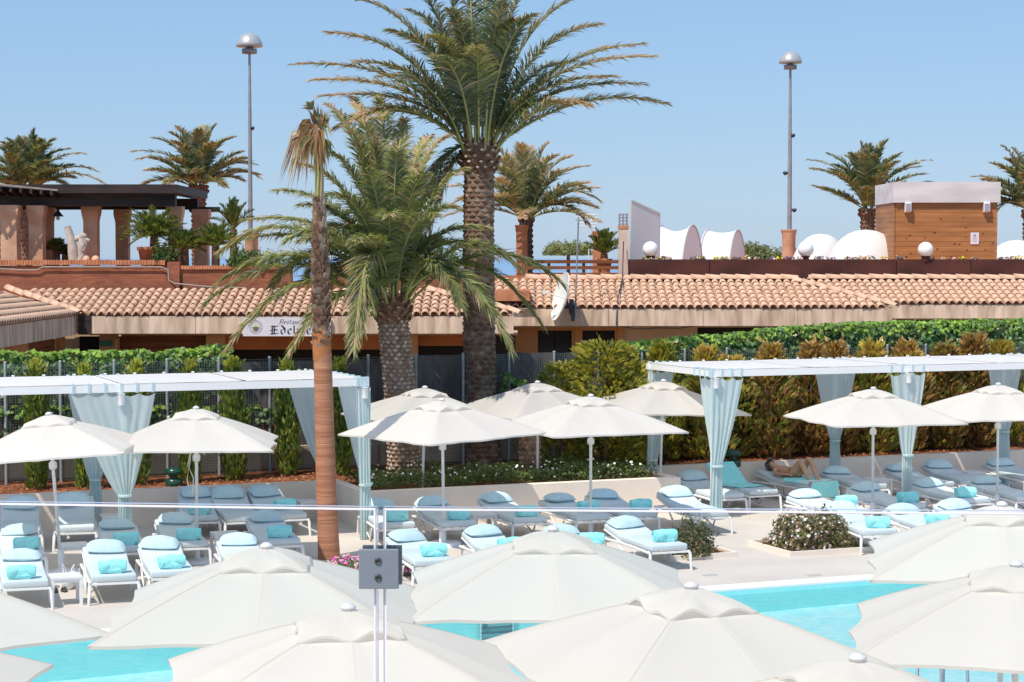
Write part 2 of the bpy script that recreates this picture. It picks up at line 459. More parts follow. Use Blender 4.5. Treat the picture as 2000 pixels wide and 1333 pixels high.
def link(name, me, parent=None, loc=None, rot=None):
    o = bpy.data.objects.new(name, me)
    COL.objects.link(o)
    if parent is not None:
        o.parent = parent
    if loc is not None:
        o.location = loc
    if rot is not None:
        o.rotation_euler = rot
    return o
def tag(o, label, cat, group=None, kind=None):
    if label:
        o['label'] = label
    if cat:
        o['category'] = cat
    if group:
        o['group'] = group
    if kind:
        o['kind'] = kind
    return o
def thing(name, label, cat, loc=(0, 0, 0), rotz=0.0, group=None, kind=None):
    o = bpy.data.objects.new(name, None)
    o.empty_display_size = 0.2
    COL.objects.link(o)
    o.location = loc
    o.rotation_euler = (0, 0, rotz)
    return tag(o, label, cat, group, kind)
def structure(name, mb, mats):
    o = mb.build(name, mats)
    o['kind'] = 'structure'
    return o
def rbox_mesh(name, d, r, seg, mats, sub=0, nz=0.0, seed=0):
    bm = bmesh.new()
    bmesh.ops.create_cube(bm, size=1.0)
    for v in bm.verts:
        v.co = V((v.co.x * d[0], v.co.y * d[1], v.co.z * d[2]))
    bmesh.ops.bevel(bm, geom=list(bm.edges), offset=r, segments=seg, profile=0.5, affect='EDGES')
    if sub:
        bmesh.ops.subdivide_edges(bm, edges=list(bm.edges), cuts=sub, use_grid_fill=True)
    if nz:
        for v in bm.verts:
            q = v.co * 9 + V((seed * 3.1, seed * 1.7, 0))
            v.co += V((noise.noise(q), noise.noise(q + V((9, 0, 0))), noise.noise(q + V((0, 9, 0))))) * nz
    me = bpy.data.meshes.new(name)
    bm.to_mesh(me)
    bm.free()
    for k in (mats if isinstance(mats, (list, tuple)) else [mats]):
        me.materials.append(M[k])
    for p in me.polygons:
        p.use_smooth = True
    return me
def rnd(a, b):
    return random.uniform(a, b)
def leaf(mb, c, n, size, mi, asp=0.62, roll=None):
    n = V(n).normalized()
    r = V((0, 0, 1)) if abs(n.z) < 0.9 else V((1, 0, 0))
    x = n.cross(r).normalized()
    y = n.cross(x)
    a = rnd(0, 6.283) if roll is None else roll
    d = x * math.cos(a) + y * math.sin(a)
    e = n.cross(d)
    c = V(c)
    w = size * asp * 0.5
    mb.add([c - d * size * 0.5, c + e * w - n * size * 0.06, c + d * size * 0.5, c - e * w - n * size * 0.06], [(0, 1, 2), (0, 2, 3)], mi)
# ================================================================== SETTING
PA0, PA1, PB0, PB1 = -20.0, 6.0, -10.6, -18.6          # pool rectangle in terrace coordinates
def flat(mb, rects, z, mi=0):
    for a0, a1, b0, b1 in rects:
        mb.quad(G(a0, b0, z), G(a1, b0, z), G(a1, b1, z), G(a0, b1, z), mi)
mb = MB()
flat(mb, [(-40, 40, PB0, 0.3), (-40, 40, -50, PB1), (-40, PA0, PB1, PB0), (PA1, 40, PB1, PB0)], 0)
structure('pool_deck', mb, 'deck')
mb = MB()
flat(mb, [(-600, 600, 0.3, 170), (-600, -40, -200, 0.3), (40, 600, -200, 0.3), (-40, 40, -200, -50)], -0.02)
structure('ground', mb, 'dirt')
mb = MB()
mb.quad(V((-30000, 140, -2.0)), V((30000, 140, -2.0)), V((30000, 40000, -2.0)), V((-30000, 40000, -2.0)))
structure('sea', mb, 'sea')
def zf(a):
    return -0.60 + 0.27 * max(0.0, min(1.0, (a + 13) / 15.0))
mb = MB()
n = 13
for i in range(n):
    a0 = PA0 + (PA1 - PA0) * i / n
    a1 = PA0 + (PA1 - PA0) * (i + 1) / n
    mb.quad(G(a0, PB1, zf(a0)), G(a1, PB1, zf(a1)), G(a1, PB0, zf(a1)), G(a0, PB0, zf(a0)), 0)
    mb.quad(G(a0, PB0, zf(a0)), G(a1, PB0, zf(a1)), G(a1, PB0, -0.005), G(a0, PB0, -0.005), 1)
    mb.quad(G(a1, PB1, zf(a1)), G(a0, PB1, zf(a0)), G(a0, PB1, -0.005), G(a1, PB1, -0.005), 1)
for a in (PA0, PA1):
    mb.quad(G(a, PB1, zf(a)), G(a, PB0, zf(a)), G(a, PB0, -0.005), G(a, PB1, -0.005), 1)
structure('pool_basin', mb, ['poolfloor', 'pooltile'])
mb = MB()
flat(mb, [(PA0, PA1, PB1, PB0)], -0.07)
structure('pool_water', mb, 'water')
mb = MB()
cw = 0.42
for c, d in (((PA0 + PA1) / 2, PB0 + cw / 2), ((PA0 + PA1) / 2, PB1 - cw / 2)):
    mb.box(G(c, d, 0.012), (PA1 - PA0 + 2 * cw, cw, 0.03), Matrix.Rotation(YAW, 3, 'Z'))
for a in (PA0 - cw / 2, PA1 + cw / 2):
    mb.box(G(a, (PB0 + PB1) / 2, 0.012), (cw, PB0 - PB1, 0.03), Matrix.Rotation(YAW, 3, 'Z'))
structure('pool_coping', mb, 'coping')

# planter walls: long low wall with a projecting bed in the middle
RZ = Matrix.Rotation(YAW, 3, 'Z')
def abox(mb, a0, a1, b0, b1, z0, z1, mi=0):
    mb.box(G((a0 + a1) / 2, (b0 + b1) / 2, (z0 + z1) / 2), (a1 - a0, b1 - b0, z1 - z0), RZ, mi)
WH = 0.70
mb = MB()
abox(mb, -30, -3.65, 0.0, 0.22, -0.01, WH)
abox(mb, 2.65, 30, 0.0, 0.22, -0.01, WH)
abox(mb, -3.85, 2.85, -2.0, -1.78, -0.01, WH + 0.002)
abox(mb, -3.85, -3.63, -1.78, 0.22, -0.01, WH + 0.004)
abox(mb, 2.63, 2.85, -1.78, 0.22, -0.01, WH + 0.004)
structure('planter_wall', mb, 'wallw')
mb = MB()
def soilgrid(a0, a1, b0, b1, na, nb):
    vs, fs = [], []
    for j in range(nb + 1):
        for i in range(na + 1):
            a = a0 + (a1 - a0) * i / na
            b = b0 + (b1 - b0) * j / nb
            vs.append(G(a, b, 0.645 + 0.05 * noise.noise(V((a * 1.3, b * 1.3, 0))) + 0.02 * max(0, b)))
    for j in range(nb):
        for i in range(na):
            k = j * (na + 1) + i
            fs.append((k, k + 1, k + na + 2, k + na + 1))
    mb.add(vs, fs, 0, True)
soilgrid(-30, 30, 0.1, 2.6, 120, 6)
soilgrid(-3.7, 2.7, -1.85, 0.1, 16, 5)
structure('bark_mulch_bed', mb, 'soil')
mb = MB()
for i in range(4200):
    a = rnd(-14, 15)
    b = rnd(0.25, 1.6) if random.random() < 0.75 else rnd(0.25, 2.2)
    if -3.6 < a < 2.6 and random.random() < 0.5:
        b = rnd(-1.75, 1.2)
    c = G(a, b, 0.68 + 0.05 * noise.noise(V((a * 1.3, b * 1.3, 0))) + 0.02 * max(0, b))
    leaf(mb, c, V((rnd(-.5, .5), rnd(-.5, .5), 1)), rnd(0.04, 0.09), random.choice((0, 0, 1, 2)), 0.5)
tag(mb.build('bark_chips', ['chip1', 'chip2', 'chip3']), 'loose reddish bark chips strewn over the planter bed', None, kind='stuff')

# ------------------------------------------------------------------ fence, shade cloth, block wall and boards behind the planting
FB = 2.0
fence = thing('mesh_fence', 'grey wire mesh fence on galvanised posts behind the planter bed', 'fence', G(0, FB, 0), YAW)
mb = MB()
mb.tube([(0, 0, 0.6), (0, 0, 3.06)], 0.032, 8)
mb.lathe([(0.036, 3.06), (0.036, 3.075), (0.012, 3.09)], 8)
pmesh = mb.mesh('post', 'fencepost')
SPC = 1.06
NP = 29
FA0 = -14.1
for i in range(NP):
    link('post', pmesh, fence, (FA0 + i * SPC, 0, 0))
mb = MB()
wz0, wz1, wr = 0.72, 3.03, 0.0028
def wire(p, q, r=wr):
    mb.bar(p, q, r * 2, r * 2)
for k in range(20):
    x = 0.035 + k * (SPC - 0.07) / 19
    wire((x, 0, wz0), (x, 0, wz1))
for k in range(44):
    z = wz0 + k * (wz1 - wz0) / 43
    wire((0.03, 0.006, z), (SPC - 0.03, 0.006, z))
wmesh = mb.mesh('mesh_panel', 'wire')
for i in range(NP - 1):
    link('mesh_panel', wmesh, fence, (FA0 + i * SPC, 0, 0))

cloth = thing('shade_cloth_screen', 'dark grey shade cloth screen hung behind the wire fence', 'screen', G(0, 0, 0), YAW)
a = -14.0
while a < 15:
    mb = MB()
    nx, nz_ = 8, 5
    vs, fs = [], []
    wd = 2.12
    top = 2.98 + rnd(-.05, .05)
    for j in range(nz_ + 1):
        for i in range(nx + 1):
            x = a + wd * i / nx
            z = 1.62 + (top - 1.62) * j / nz_
            vs.append((x, 2.55 + 0.04 * noise.noise(V((x * 2, z, 3))), z + (0.03 * noise.noise(V((x * 3, 7, 1))) if j in (0, nz_) else 0)))
    for j in range(nz_):
        for i in range(nx):
            k = j * (nx + 1) + i
            fs.append((k, k + 1, k + nx + 2, k + nx + 1))
    mb.add(vs, fs, 0, True)
    mb.build('cloth_length', 'screen', cloth)
    a += 2.13
bw = thing('block_wall', 'low beige wall of rough concrete blocks behind the fence', 'wall', G(0, 0, 0), YAW)
bl = rbox_mesh('block', (0.96, 0.2, 0.50), 0.02, 1, 'block', 2, 0.012)
for p in bl.polygons:
    p.use_smooth = False
for i in range(29):
    for j in range(2):
        o = link('block', bl, bw, (-14 + i * 1.0 + (0.5 if j else 0), 2.75 + rnd(-.015, .015), 0.40 + j * 0.52), (0, 0, rnd(-.015, .015)))
bf = thing('board_fence', 'weathered upright boards standing above the low block wall', 'fence', G(0, 0, 0), YAW)
bdm = MB().box((0, 0, 0.40), (0.235, 0.03, 0.80)).mesh('board', 'boardlt')
for i in range(116):
    if 36 <= i <= 38:
        continue
    if random.random() < 0.06:
        continue
    link('board', bdm, bf, (-14 + i * 0.25 + rnd(-.008, .008), 2.78 + rnd(-.02, .02), 1.18), (rnd(-.03, .03), rnd(-.015, .015), 0))
mb = MB()
mb.box((-4.62, 2.80, 1.55), (0.75, 0.12, 0.74))
tag(mb.build('brick_pier', 'brick', None, G(0, 0, 0), (0, 0, YAW)), 'short red brick pier between pale boards behind the fence', 'wall')

# ------------------------------------------------------------------ restaurant building
BLD = thing('restaurant_building', 'single storey restaurant with clay tile roofs and stained concrete fascia', 'building', (0, 52, 0))
BO = V((0, 52, 0))
def bpart(mb, name, mats):
    mb.v = [tuple(V(v) - BO) for v in mb.v]
    return mb.build(name, mats, BLD)
def tile_mb(mb, L=0.47, r0=0.106, r1=0.080, nseg=6, mt=None, mi=0):
    vs, fs = [], []
    for j, (y, r) in enumerate(((0, r0), (L, r1))):
        for k in range(nseg + 1):
            a_ = math.pi * k / nseg
            vs.append(V((-r * math.cos(a_), y, r * 0.82 * math.sin(a_) + (0.030 if j == 0 else 0))))
    for k in range(nseg + 1):
        a_ = math.pi * k / nseg
        vs.append(V((-(r0 - .02) * math.cos(a_), 0.0, (r0 - .02) * 0.82 * math.sin(a_) + 0.024)))
    N = nseg + 1
    for k in range(nseg):
        fs.append((k, k + 1, N + k + 1, N + k))
        fs.append((2 * N + k, 2 * N + k + 1, k + 1, k))
    if mt is not None:
        vs = [mt @ v for v in vs]
    mb.add(vs, fs, mi, True)
    return mb
TILE = tile_mb(MB()).mesh('roof_tile', 'tile')
RIDGE = tile_mb(MB(), 0.52, 0.135, 0.115, 7).mesh('ridge_tile', 'tile')
tile_count = 0
rest = MB()
PITCHT = 0.235
def roof_section(E0, d, s, n, width, rows, expo, keep, parts):
    global tile_count
    cols = int(width / PITCHT)
    for r in range(rows):
        for c in range(cols):
            u = (c + .5) * PITCHT
            v = r * expo
            if not keep(u, v):
                continue
            pos = E0 + d * (u + rnd(-.008, .008)) + s * (v - 0.05 + rnd(-.015, .015)) + n * (0.015 + 0.012 * 0)
            rot = Matrix((d, s, n)).transposed() @ Matrix.Rotation(rnd(-.03, .03), 3, 'Z')
            if parts and tile_count < 300:
                tile_count += 1
                o = link('roof_tile', TILE, BLD)
                o.matrix_local = Matrix.Translation(pos - BO) @ rot.to_4x4()
            else:
                tile_mb(rest, mt=Matrix.Translation(pos - BO) @ rot.to_4x4())
def ridge_line(p, q, nrm):
    p, q = V(p), V(q)
    d = q - p
    L = d.length
    y = d.normalized()
    k = max(1, int(L / 0.44))
    x = y.cross(V(nrm)).normalized()
    z = x.cross(y)
    rot = Matrix((x, y, z)).transposed()
    for i in range(k):
        o = link('ridge_tile', RIDGE, BLD)
        o.matrix_local = Matrix.Translation(p + y * (L * i / k) + V((rnd(-.01, .01), rnd(-.01, .01), rnd(-.004, .012))) - BO) @ rot.to_4x4()
X = V((1, 0, 0))
def slope(dy, dz):
    s = V((0, dy, dz)).normalized()
    return s, X.cross(s)
# sections: left end x, right end x, Y, z eave, depth, rise, rows
def xs(px, Y):
    return (px - 1000.0) / FPX * Y
S1 = dict(x0=-11.55, x1=0.15, Y=52.0, z=3.58, dy=2.5, dz=0.62, rows=6)
S2 = dict(x0=-2.6, x1=xs(1745, 55), Y=55.0, z=3.70, dy=2.6, dz=0.74, rows=7)
S3 = dict(x0=xs(1570, 57), x1=17.5, Y=57.0, z=3.77, dy=2.4, dz=0.64, rows=6)
h1 = lambda v, L: S1['x1'] - (v / L) * 2.55
h2 = lambda v, L: S2['x1'] - (v / L) * 2.55
for k, sc in enumerate((S1, S2, S3)):
    s, n = slope(sc['dy'], sc['dz'])
    L = math.hypot(sc['dy'], sc['dz'])
    E0 = V((sc['x0'], sc['Y'], sc['z']))
    hip = (h1, h2, None)[k]
    if k == 0:
        keep = lambda u, v: S1['x0'] + u < h1(v + .2, L) and S1['x0'] + u > -11.5 - v * 0.95
    elif k == 1:
        keep = lambda u, v: S2['x0'] + u < h2(v + .2, L)
    else:
        keep = lambda u, v: True
    if k == 0:
        E0 = E0 - X * 2.4
        w = sc['x1'] - sc['x0'] + 2.4
        keep = lambda u, v: S1['x0'] - 2.4 + u < h1(v + .2, L) and S1['x0'] - 2.4 + u > -11.45 - (v + .2) / L * 2.3
    else:
        w = sc['x1'] - sc['x0']
    roof_section(E0, X, s, n, w, sc['rows'], L / sc['rows'], keep, k == 0)
    mb = MB()
    xl = sc['x0'] - (2.4 if k == 0 else 0)
    top = sc['x1'] - (2.55 if hip else 0)
    bl_ = sc['x0']
    e = V((0, 0, -0.004))
    mb.quad(V((bl_, sc['Y'], sc['z'])) + e, V((sc['x1'], sc['Y'], sc['z'])) + e, V((top, sc['Y'] + sc['dy'], sc['z'] + sc['dz'])) + e, V((xl, sc['Y'] + sc['dy'], sc['z'] + sc['dz'])) + e)
    bpart(mb, 'roof_bed', 'tilelo')
    if k < 2:
        ridge_line((top, sc['Y'] + sc['dy'], sc['z'] + sc['dz'] + .03), (sc['x1'] + .05, sc['Y'] - .05, sc['z'] + .05), (0.5, -0.3, 1))
ridge_line((S2['x0'] + 3, 57.52, 4.50), (S2['x1'] - 2.4, 57.52, 4.50), (0, -.2, 1))
ridge_line((S3['x0'] - .3, 59.38, 4.49), (17.5, 59.38, 4.49), (0, -.2, 1))
# wing coming forward on the left: eave runs towards the pool
ws = V((-2.5, 0, 0.62)).normalized()
wd_ = V((0, 1, 0))
wn_ = wd_.cross(ws) * -1
wn_ = ws.cross(wd_) if ws.cross(wd_).z > 0 else wd_.cross(ws)
def wing_tiles():
    L = 2.57
    for r in range(6):
        for c in range(60):
            y = 38.2 + (c + .5) * PITCHT
            v = r * L / 6
            if y > 52.0 + (v + .2) / L * 2.3:
                continue
            pos = V((-11.65, y, 3.58)) + ws * (v - .05) + wn_ * 0.015
            rot = Matrix((wd_, ws, wd_.cross(ws))).transposed()
            if wd_.cross(ws).z < 0:
                rot = Matrix((-wd_, ws, (-wd_).cross(ws))).transposed()
            tile_mb(rest, mt=Matrix.Translation(pos - BO) @ rot.to_4x4())
wing_tiles()
o = rest.build('roof_tiles_beyond', 'tile', BLD)
o['kind'] = 'stuff'
mb = MB()
mb.quad(V((-11.65, 38, 3.575)), V((-11.65, 52, 3.575)), V((-14.2, 54.5, 4.19)), V((-14.2, 38, 4.19)))
bpart(mb, 'roof_bed', 'tilelo')
ridge_line((-14.1, 54.45, 4.23), (-11.55, 51.9, 3.64), (0.2, -0.2, 1))
# fascias
for (x0, x1, Y, z0, z1) in ((-11.3, 0.05, 51.985, 3.09, 3.555), (0.05, xs(1743, 55), 54.985, 3.19, 3.675), (xs(1743, 55), 17.5, 56.985, 3.34, 3.745)):
    n = max(1, int(round((x1 - x0) / 2.85)))
    for i in range(n):
        xa = x0 + (x1 - x0) * i / n
        xb = x0 + (x1 - x0) * (i + 1) / n
        mb = MB()
        mb.box(((xa + xb) / 2, Y + .1 + (i % 2) * .004, (z0 + z1) / 2), (xb - xa - .012, 0.2, z1 - z0))
        bpart(mb, 'fascia', 'concrete')
mb = MB()
mb.box((-11.75, 45.1, 3.31), (0.2, 13.8, 0.50))
bpart(mb, 'fascia', 'concrete')
mb = MB()
mb.box((-11.42, 52.02, 3.32), (0.35, 0.12, 0.52))
bpart(mb, 'corner_downpipe_box', 'pergola')
# soffits and walls
mb = MB()
mb.box((-5.6, 53.4, 3.06), (11.5, 2.2, 0.05)); mb.box((5.4, 56.4, 3.16), (10.8, 2.2, 0.05)); mb.box((14.2, 58.3, 3.31), (6.8, 2.0, 0.05))
bpart(mb, 'soffit', 'ochrelt')
mb = MB()
mb.box((-5.7, 54.55, 1.5), (11.6, 0.2, 3.05)); mb.box((5.4, 57.4, 1.55), (10.9, 0.2, 3.15)); mb.box((14.2, 59.3, 1.6), (6.8, 0.2, 3.3))
mb.box((-13.0, 46, 1.5), (0.2, 17, 3.1))
bpart(mb, 'wall', 'woodred')
def wpanel(px0, px1, Y, z0, z1, m_, name, t=0.12):
    mb = MB()
    a_, b_ = xs(px0, Y), xs(px1, Y)
    mb.box(((a_ + b_) / 2, Y, (z0 + z1) / 2), (b_ - a_, t, z1 - z0))
    return bpart(mb, name, m_)
wpanel(196, 230, 52.7, 0, 3.04, 'ochre', 'pillar', .4)
wpanel(404, 440, 52.7, 0, 3.04, 'ochre', 'pillar', .4)
wpanel(788, 816, 52.7, 0, 3.04, 'ochre', 'pillar', .4)
wpanel(440, 788, 53.0, 2.62, 3.03, 'rust', 'awning_board', .2)
wpanel(816, 905, 53.0, 2.72, 3.03, 'rust', 'awning_board', .2)
wpanel(440, 1005, 54.3, 0, 2.9, 'dark', 'opening', .1)
wpanel(155, 196, 53.6, 0, 2.95, 'dark', 'opening', .1)
for i in range(9):                                           # brown shutter of wide slats
    wpanel(231, 403, 53.2 + (i % 2) * .02, 1.4 + i * .18, 1.4 + i * .18 + .165, 'woodred', 'shutter_slat', .05)
# wing wall below its fascia
mb = MB()
mb.box((-12.15, 47.0, 1.55), (0.12, 3.2, 3.0))
bpart(mb, 'pillar', 'ochre')
mb = MB(); mb.box((-12.15, 52.3, 1.55), (0.14, 0.5, 3.0))
bpart(mb, 'pillar', 'ochre')
for i in range(8):
    mb = MB()
    mb.box((-12.25, 50.35, 1.6 + i * .18), (0.05, 3.3, 0.165))
    bpart(mb, 'shutter_slat', 'woodred')
# right half: windows and plain wall
wpanel(1006, 1045, 56.2, 0, 3.14, 'ochre', 'wall_panel', .15)
for (p0, p1) in ((1045, 1122), (1132, 1206)):
    a_, b_ = xs(p0, 56.2), xs(p1, 56.2)
    mb = MB()
    mb.box((a_ + .04, 56.2, 2.4), (.08, .16, 1.4)); mb.box((b_ - .04, 56.2, 2.4), (.08, .16, 1.4))
    mb.box(((a_ + b_) / 2, 56.2, 1.74), (b_ - a_, .16, .08)); mb.box(((a_ + b_) / 2, 56.2, 3.07), (b_ - a_ - .16, .16, .1))
    f = bpart(mb, 'window', 'ochre')
    mb = MB()
    for k in range(2):
        wdt = (b_ - a_ - .2) / 2
        xc = a_ + .09 + wdt * (k + .5) + k * .02
        mb.box((xc - BO.x, 56.22 - BO.y, 2.4), (wdt, .02, 1.25))
    mb.build('pane', 'glassdark', f)
wpanel(1122, 1132, 56.19, 0, 3.13, 'ochre', 'mullion', .2)
wpanel(1206, 1218, 56.19, 0, 3.13, 'ochre', 'mullion', .2)
wpanel(1218, 1362, 56.3, 0, 3.14, 'ochrelt', 'wall_panel', .15)
wpanel(1362, 1760, 56.6, 0, 3.14, 'dark', 'opening', .1)
wpanel(1760, 2060, 58.0, 0, 3.3, 'dark', 'opening', .1)
mb = MB()
mb.tube([V((xs(240, 52.4), 52.0, 3.05)), V((xs(226, 52.4), 52.4, 2.9)), V((xs(226, 52.4), 52.45, 1.0))], 0.035, 8)
bpart(mb, 'downpipe', 'ochrelt')
# cables and downpipe over the roof
mb = MB()
mb.tube([V((xs(1218, 57.5), 57.6, 5.6)), V((xs(1217, 57), 57.4, 4.5)), V((xs(1206, 55.2), 55.0, 3.95)), V((xs(1204, 54.9), 54.95, 3.2))], 0.02, 6)
pts = [Q(1206 + 40 * i, 637 + 4 * math.sin(i * .9) + 3 * (i % 2), 55.05) for i in range(14)]
mb.tube(pts, 0.016, 6)
bpart(mb, 'cable', 'flood')

# sign board with emblem and lettering
sg = thing('restaurant_sign', 'white sign board reading Restaurant Edelweiss fixed to the fascia left of the fan palm', 'sign', Q(475, 657, 51.90))
sw, sh = (646 - 475) / FPX * 51.98, (657 - 620.5) / FPX * 51.98
mb = MB()
mb.box((sw / 2, 0, sh / 2), (sw, 0.09, sh))
mb.build('board', 'sign', sg)
mb = MB()
def stroke(mb, pts, nx, ny, y, mi=0):
    for i in range(len(pts) - 1):
        (x0, z0), (x1, z1) = pts[i], pts[i + 1]
        yy = y - 0.0004 * (len(mb.f) % 9)
        p = [V((x0 - nx, yy, z0 - ny)), V((x0 + nx, yy, z0 + ny)), V((x1 + nx, yy, z1 + ny)), V((x1 - nx, yy, z1 - ny))]
        if (p[1] - p[0]).cross(p[2] - p[1]).y > 0:
            p.reverse()
        mb.add(p, [(0, 1, 2, 3)], mi)
def ring(mb, cx, cz, r0, r1, y, mi, n=28):
    for k in range(n):
        a0, a1 = 2 * math.pi * k / n, 2 * math.pi * (k + 1) / n
        f = lambda r, a_: V((cx + r * math.cos(a_), y, cz + r * math.sin(a_)))
        if r0 <= 0:
            mb.add([f(0, 0), f(r1, a1), f(r1, a0)], [(0, 1, 2)], mi)
        else:
            mb.add([f(r0, a0), f(r0, a1), f(r1, a1), f(r1, a0)], [(0, 1, 2, 3)], mi)
ux = sw / 171.0                                              # one survey unit on the board
cx, cz = 25 * ux, sh * 0.5
ring(mb, cx, cz, 12 * ux, 13.2 * ux, -.048, 0)
ring(mb, cx, cz, 8.2 * ux, 9.0 * ux, -.048, 0)
for k in range(22):                                          # tiny lettering marks round the emblem
    a_ = 2 * math.pi * k / 22
    c_ = V((cx + 10.5 * ux * math.cos(a_), -.048, cz + 10.5 * ux * math.sin(a_)))
    if k % 6:
        mb.box(c_, (0.9 * ux, .002, 1.5 * ux), Matrix.Rotation(-a_ + math.pi / 2, 3, 'Y'), 0)
ring(mb, cx, cz, 0, 7.2 * ux, -.049, 4)
mb.add([V((cx - 6.8 * ux, -.052, cz - .5 * ux)), V((cx + 6.8 * ux, -.052, cz - .5 * ux)), V((cx + 4 * ux, -.052, cz - 6 * ux)), V((cx - 4 * ux, -.052, cz - 6 * ux))], [(3, 2, 1, 0)], 1)
mb.add([V((cx - 4.2 * ux, -.053, cz)), V((cx + 4.2 * ux, -.053, cz)), V((cx + 2 * ux, -.053, cz + 5 * ux)), V((cx - 2 * ux, -.053, cz + 5 * ux))], [(0, 1, 2, 3)], 2)
mb.add([V((cx - 5 * ux, -.054, cz - 5 * ux)), V((cx + 5 * ux, -.054, cz - 5 * ux)), V((cx + 2.5 * ux, -.054, cz - 8 * ux)), V((cx - 2.5 * ux, -.054, cz - 8 * ux))], [(3, 2, 1, 0)], 3)
mb.build('emblem', ['inkgrey', 'inkgreen', 'inkyellow', 'inkred', 'sign'], sg)
# slanted roman word above
R1 = {
 'R': (0.75, [[(0, 0), (.0, 1)], [(0, 1), (.5, 1), (.6, .85), (.5, .55), (0, .52)], [(.3, .52), (.65, 0)], [(-.12, 0), (.14, 0)]]),
 'e': (0.55, [[(.02, .36), (.45, .38), (.4, .62), (.22, .68), (.04, .5), (.02, .25), (.15, 0), (.42, .08)]]),
 's': (0.45, [[(.36, .58), (.2, .68), (.05, .55), (.32, .2), (.18, 0), (.0, .1)]]),
 't': (0.40, [[(.14, .95), (.12, .15), (.22, 0), (.34, .06)], [(.0, .65), (.34, .65)]]),
 'a': (0.55, [[(.08, .6), (.3, .68), (.38, .5), (.38, .1), (.48, 0)], [(.38, .38), (.1, .3), (.02, .12), (.15, 0), (.38, .15)]]),
 'u': (0.60, [[(.06, .66), (.06, .15), (.2, 0), (.42, .12)], [(.44, .66), (.44, .05), (.52, 0)]]),
 'r': (0.45, [[(.08, .66), (.08, 0)], [(.08, .45), (.25, .68), (.36, .62)]]),
 'n': (0.60, [[(.06, .66), (.06, 0)], [(.06, .48), (.28, .68), (.44, .5), (.44, .04), (.52, 0)]]),
}
# broken black-letter word below
B1 = {
 'E': (0.98, [[(.04, .86), (.20, .94), (.50, .88), (.84, .96)], [(.22, .90), (.22, .08)], [(.42, .84), (.42, .10)], [(.06, .04), (.30, .02), (.60, .06), (.86, .12)], [(.22, .48), (.44, .52), (.74, .48)], [(.0, .40), (.20, .46)]]),
 'd': (0.64, [[(.08, .50), (.08, .14), (.24, .0)], [(.08, .50), (.30, .62), (.44, .48)], [(.10, 1.0), (.44, .66), (.44, .16), (.24, .0)]]),
 'e': (0.52, [[(.08, .52), (.08, .14), (.22, .0), (.42, .12)], [(.08, .52), (.26, .66), (.40, .50), (.12, .32)]]),
 'l': (0.34, [[(.12, .98), (.12, .14), (.26, .0)]]),
 'w': (0.92, [[(.02, .58), (.10, .64), (.10, .14), (.24, .0)], [(.38, .64), (.38, .14), (.24, .02)], [(.38, .14), (.52, .0)], [(.50, .70), (.72, .54), (.72, .14), (.52, .0)]]),
 'i': (0.34, [[(.04, .58), (.13, .64), (.13, .12), (.25, .0)], [(.08, .86), (.20, .92)]]),
 's': (0.50, [[(.40, .58), (.22, .68), (.10, .54), (.10, .42), (.36, .26), (.36, .12), (.20, .0), (.04, .08)]]),
}
mb = MB()
def word(txt, tab, x0, z0, h, w_, sl, nx, ny, gap):
    x = x0
    for ch in txt:
        wd, st = tab[ch]
        for pl in st:
            stroke(mb, [(x + (px * w_ + pz * sl) * h, z0 + pz * h) for px, pz in pl], nx * h, ny * h, -.050)
        x += (wd * w_ + gap) * h
    return x
word('Restaurant', R1, 72 * ux, 24.0 * ux, 8.6 * ux, 1.06, 0.22, 0.064, 0.030, 0.09)
word('Edelweiss', B1, 52.5 * ux, 4.2 * ux, 17.0 * ux, 1.20, 0.0, 0.070, 0.046, 0.02)
mb.build('lettering', 'ink', sg)
tag(MB().box((0, 0, 0), (0.34, 0.03, 0.14)).build('green_plate', 'greensign', None, Q(207, 671, 52.45)), 'small green plate on the ochre pillar below the left eave', 'sign')

# ------------------------------------------------------------------ roof terrace
mb = MB()
mb.box((-14, 66.0, 4.05), (29, 22.5, 0.3)); mb.box((9.5, 69.2, 4.05), (18, 18, 0.3))
structure('roof_terrace_floor', mb, 'terra')
mb = MB()
mb.box((-14, 66.2, 1.9), (28, 22, 3.9)); mb.box((9.5, 69.6, 1.9), (17.5, 17.6, 3.9))
structure('building_core', mb, 'ochrelt')
PW = thing('brick_parapet', 'red brick parapet along the roof terrace below the pergola', 'wall', (0, 54.7, 0))
PO = V((0, 54.7, 0))
def ppart(name, c, d, m_='brick'):
    mb = MB()
    mb.box(V(c) - PO, d)
    return mb.build(name, m_, PW)
xe = xs(330, 54.7)
ppart('wall', ((-20 + xe) / 2, 54.85, 4.42), (xe + 20, 0.3, 0.94))
ppart('pier', (xs(340, 54.7), 54.83, 4.47), (0.34, 0.42, 1.06))
ppart('wall', ((xs(350, 54.7) + xs(570, 54.7)) / 2, 54.86, 4.38), (xs(570, 54.7) - xs(350, 54.7), 0.28, 0.86))
ppart('wall', ((xs(612, 54.7) + xs(905, 54.7)) / 2, 54.86, 4.38), (xs(905, 54.7) - xs(612, 54.7), 0.28, 0.86))
ppart('wall', ((xs(570, 54.7) + xs(612, 54.7)) / 2, 54.86, 4.2), (xs(612, 54.7) - xs(570, 54.7), 0.27, 0.5))
mb = MB()
x = -19.9
while x < xe - .1:
    mb.box((x, 0.13 + rnd(-.006, .006), 4.985 + rnd(-.006, .006)), (0.064, 0.36, 0.135))
    x += 0.075
o = mb.build('rowlock_bricks', 'terra', PW)
o['kind'] = 'stuff'
mb = MB()
x = xs(352, 54.7)
while x < xs(904, 54.7):
    if not (xs(568, 54.7) < x < xs(614, 54.7)):
        mb.box((x, 0.13, 4.845 + rnd(-.006, .006)), (0.064, 0.34, 0.10))
    x += 0.075
o = mb.build('rowlock_bricks', 'terra', PW)
o['kind'] = 'stuff'
mb = MB()
